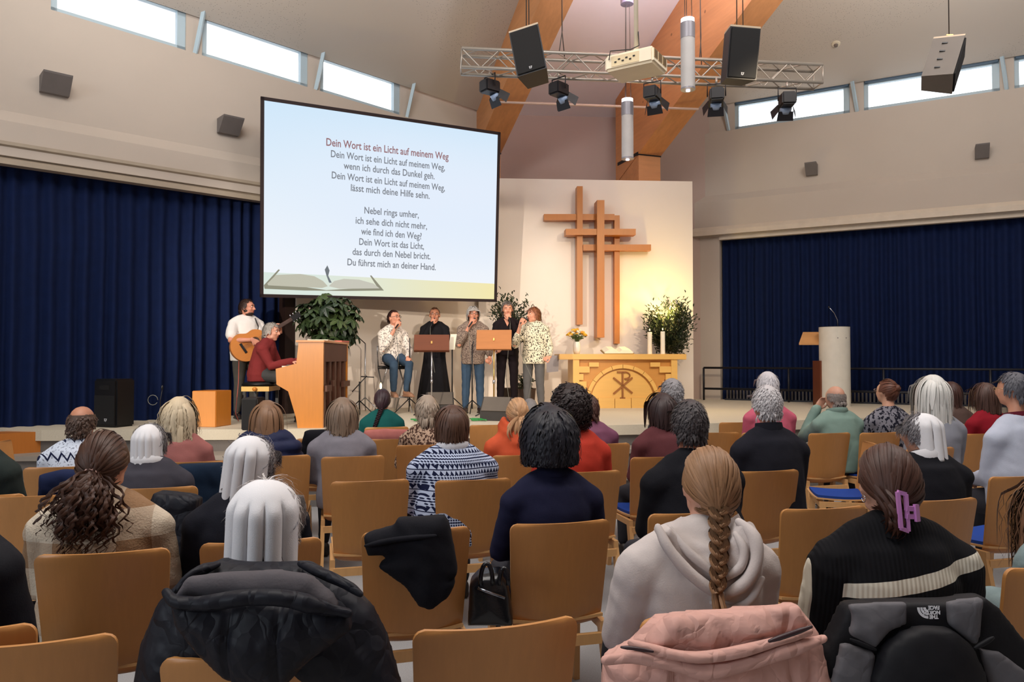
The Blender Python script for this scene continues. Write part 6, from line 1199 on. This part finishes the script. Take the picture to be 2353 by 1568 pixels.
def hangbox(px, py, d, size, rot, label, wires, front=True, m=None):
    c = U(px, py, d); t = thing('hanging_loudspeaker', label, 'loudspeaker', c, 0, 'loudspeakers hung from the roof', rot=rot); w_, dp, h_ = size; m = m or mat('box_black', (26, 26, 32), .5)
    MB().slab([V((-w_ / 2, -dp / 2, -h_ / 2)), V((w_ / 2, -dp / 2, -h_ / 2)), V((w_ * .36, dp / 2, -h_ / 2)), V((-w_ * .36, dp / 2, -h_ / 2))], (0, 0, h_)).go('cabinet', m, t)
    MB().slab([V((-w_ / 2, -dp / 2, -h_ / 2)), V((w_ / 2, -dp / 2, -h_ / 2)), V((w_ * .36, dp / 2, -h_ / 2)), V((-w_ * .36, dp / 2, -h_ / 2))], (0, 0, .02)).go('top_plate', mat('top_plate', (196, 176, 150), .5), t).location.z = h_
    MB().box((0, 0, h_ / 2 + .035), (.24, .06, .014)).go('bracket', brass, t); MB().box((0, -dp / 2 - .008, 0), (w_ * .92, .014, h_ * .95), bev=.005).go('grille', mat('grille_black', (14, 13, 14)), t)
    if front: amp_logo(t, V((.0, -dp / 2 - .018, -h_ * .38)), .035)
    bpy.context.view_layer.update(); top = t.matrix_world @ V((0, 0, h_ / 2 + .03))
    for i, (dx) in enumerate(wires):
        o = MB().tube([V((dx, 0, 0)), V((dx * .6, 0, 8.0 - top.z))], .006, 6).go('wire', mat('steel_wire', (90, 84, 80)), t, True); o.matrix_world = Matrix.Translation(top); 
    return t
hangbox(1220, 132, 8.2, (.34, .30, .55), (R(-8), R(-12), R(-14)), 'black hanging loudspeaker on the left, tilted in front of the beam', (0, .03)); hangbox(1696, 131, 8.2, (.345, .30, .55), (R(8), R(2), R(6)), 'black hanging loudspeaker facing front before the right beam', (-.04, .03))
t = hangbox(2166, 149, 7.4, (.30, .28, .47), (R(14), R(22), R(62)), 'grey hanging loudspeaker turned sideways before the right windows', (0,), False, mat('box_grey', (112, 104, 96), .6))
for k in range(4): MB().box((-.13, .02, .16 - k * .10), (.012, .05, .014)).go('rivet', blackm, t)
# projector
c = U(1462, 150, 6.6); t = thing('projector', 'white ceiling projector on a pole above the stage', 'projector', c, R(-32)); pw = mat('projector_white', (232, 220, 196), .5)
MB().box((0, 0, 0), (.46, .36, .145), bev=.02).go('housing', pw, t, 'auto')
for k in range(3):
    g = MB().box((.232, -.12 + k * .105, .012), (.004, .085, .075)).go('vent', mat('vent_tan', (186, 160, 120), .6), t)
    for j in range(7): MB().box((.235, -.155 + k * .105 + j * .0115, .012), (.004, .004, .07)).go('vent_slot', mat('vent_slot', (120, 100, 74), .7), g)
MB().box((-.03, -.182, .0), (.26, .006, .09)).go('connector_panel', mat('panel_tan', (214, 196, 160), .6), t)
for k in range(6): MB().box((-.12 + k * .035, -.187, -.01 + (k % 2) * .02), (.02, .006, .012)).go('socket', blackm, t)
MB().tube([(-.12, .18, -.0), (-.12, .22, 0)], .045, 20).go('lens', blackm, t, True); MB().tube([(0, 0, .07), (0, 0, .14)], [.04, .028], 12).go('mount', pw, t, True); MB().tube([(0, 0, .12), (0, 0, 2.0)], .02, 12).go('pole', pw, t, True)
MB().tube([(-.18, -.19, .02), (-.15, -.23, .08), (-.02, -.08, .12), (.04, -.03, .16), (.02, 0, .3)], .005, 6).go('cable', blackm, t, True)
# pendants
def pendant(px, y0, y1, d, r_, label, top_to):
    a, b = U(px, y0, d), U(px, y1, d); t = thing('pendant_lamp', label, 'lamp', b, 0, 'cylindrical pendant lamps'); h_ = a.z - b.z; al = mat('pendant_grey', (150, 148, 156), .4, .3)
    MB().lathe([(r_, .02), (r_, h_ * .72)], n=28).go('diffuser', mat('diffuser', (196, 192, 190), .5), t, 'auto'); MB().lathe([(r_ * 1.03, h_ * .72), (r_ * 1.03, h_ * .94)], n=28).go('upper_sleeve', al, t, 'auto'); MB().lathe([(r_ * .95, h_ * .94), (r_ * .95, h_)], n=28).go('glowing_top', mat('lamp_glow', (255, 255, 255), emit=(246, 240, 255), es=3), t, 'auto'); MB().lathe([(r_ * 1.03, 0), (r_ * 1.03, .02), (r_ * .7, .02)], n=28).go('lower_rim', al, t, 'auto'); MB().lathe([(.3 * r_, -.015), (.3 * r_, .02)], n=14).go('bulb', mat('lamp_glow', (255, 255, 255)), t, 'auto')
    for k in range(3): an = 2 * PI * k / 3; MB().tube([(r_ * .6 * math.cos(an), r_ * .6 * math.sin(an), h_), (r_ * .25 * math.cos(an), r_ * .25 * math.sin(an), top_to - b.z)], .004, 5).go('suspension_wire', mat('steel_wire', (90, 84, 80)), t, True)
    return t, b
pendant(1581, 44, 207, 8.4, .080, 'nearer cylindrical pendant lamp, right of the projector', 7.9); t, b = pendant(1442, 228, 366, 10.2, .082, 'farther cylindrical pendant lamp below the projector', 7.6)
MB().lathe([(.09, 0), (.09, .14)], (0, 0, U(1440, 10, 10.2).z - b.z), 24).go('canopy', mat('canopy_lilac', (150, 140, 160), .5), t, 'auto')
# wall lamps (grey wedges)
for W_, px, py, w_, lab in ((0, 124, 200, .30, 'grey wedge wall lamp at the far left below the windows'), (0, 522, 294, .28, 'grey wedge wall lamp beside the projection screen'), (1, 1866, 392, .20, 'grey wedge wall lamp on the right wall, nearer the cross'), (1, 2256, 352, .20, 'grey wedge wall lamp near the right edge')):
    p0, n_ = ((Lp, Ln), (Rp, Rn))[W_]; D = (Ld, Rd)[W_]; c = hit(px, py, p0, n_); t = thing('wall_lamp', lab, 'lamp', c + n_ * .0, math.atan2(D.y, D.x), 'wedge wall lamps'); s = -1 if W_ == 0 else 1
    lgm = mat('wall_lamp_grey', (118, 112, 110), .6); sg = n_.dot(V((-D.y, D.x, 0))); hh = .10
    MB().slab([V((-w_ / 2, 0, -hh)), V((-w_ / 2, 0, hh)), V((-w_ / 2, sg * .26, hh)), V((-w_ / 2, sg * .25, hh - .02)), V((-w_ / 2, sg * .07, -hh))], (w_, 0, 0)).go('shade', lgm, t); MB().box((0, sg * .1, hh - .0), (w_ * .85, .14, .01)).go('opening', mat('lamp_inner', (160, 152, 146), .6), t)
for px, py, sd in ((896, 42, 0), (1921, 100, 1)):
    c = None; n_ = V((0, 0, 1))
    pl = (LW(0, 6.1), (Ld.cross(Ln * 1 + Z * sl)).normalized()) if sd == 0 else (RW(0, 6.54), (Rd.cross(Rn + Z * sr)).normalized()); c = hit(px, py, pl[0], pl[1]); dn = pl[1] if pl[1].z < 0 else -pl[1]
    t = thing('smoke_detector', ('small white smoke detector on the left ceiling', 'small white smoke detector on the right ceiling')[sd], 'detector', c, rot=(-dn).to_track_quat('Z', 'Y').to_euler()); MB().lathe([(.07, 0), (.068, -.02), (.04, -.03)], n=20).go('base', pw, t, 'auto'); MB().lathe([(.035, -.03), (.03, -.06), (.01, -.065)], n=16).go('sensor_head', mat('sensor_grey', (120, 110, 104), .5), t, 'auto')
c = hit(1682, 470, Rp, Rn); t = thing('wall_sensor', 'tiny square sensor on the right wall above the curtain', 'sensor', c + Rn * .01, math.atan2(Rd.y, Rd.x)); MB().box((0, 0, 0), (.07, .05, .07), bev=.006).go('housing', pw, t); MB().box((0, -.028 * (1 if Rn.dot(V((-Rd.y, Rd.x, 0))) < 0 else -1), 0), (.025, .004, .025)).go('sensor_face', mat('sensor_grey', (120, 110, 104)), t)
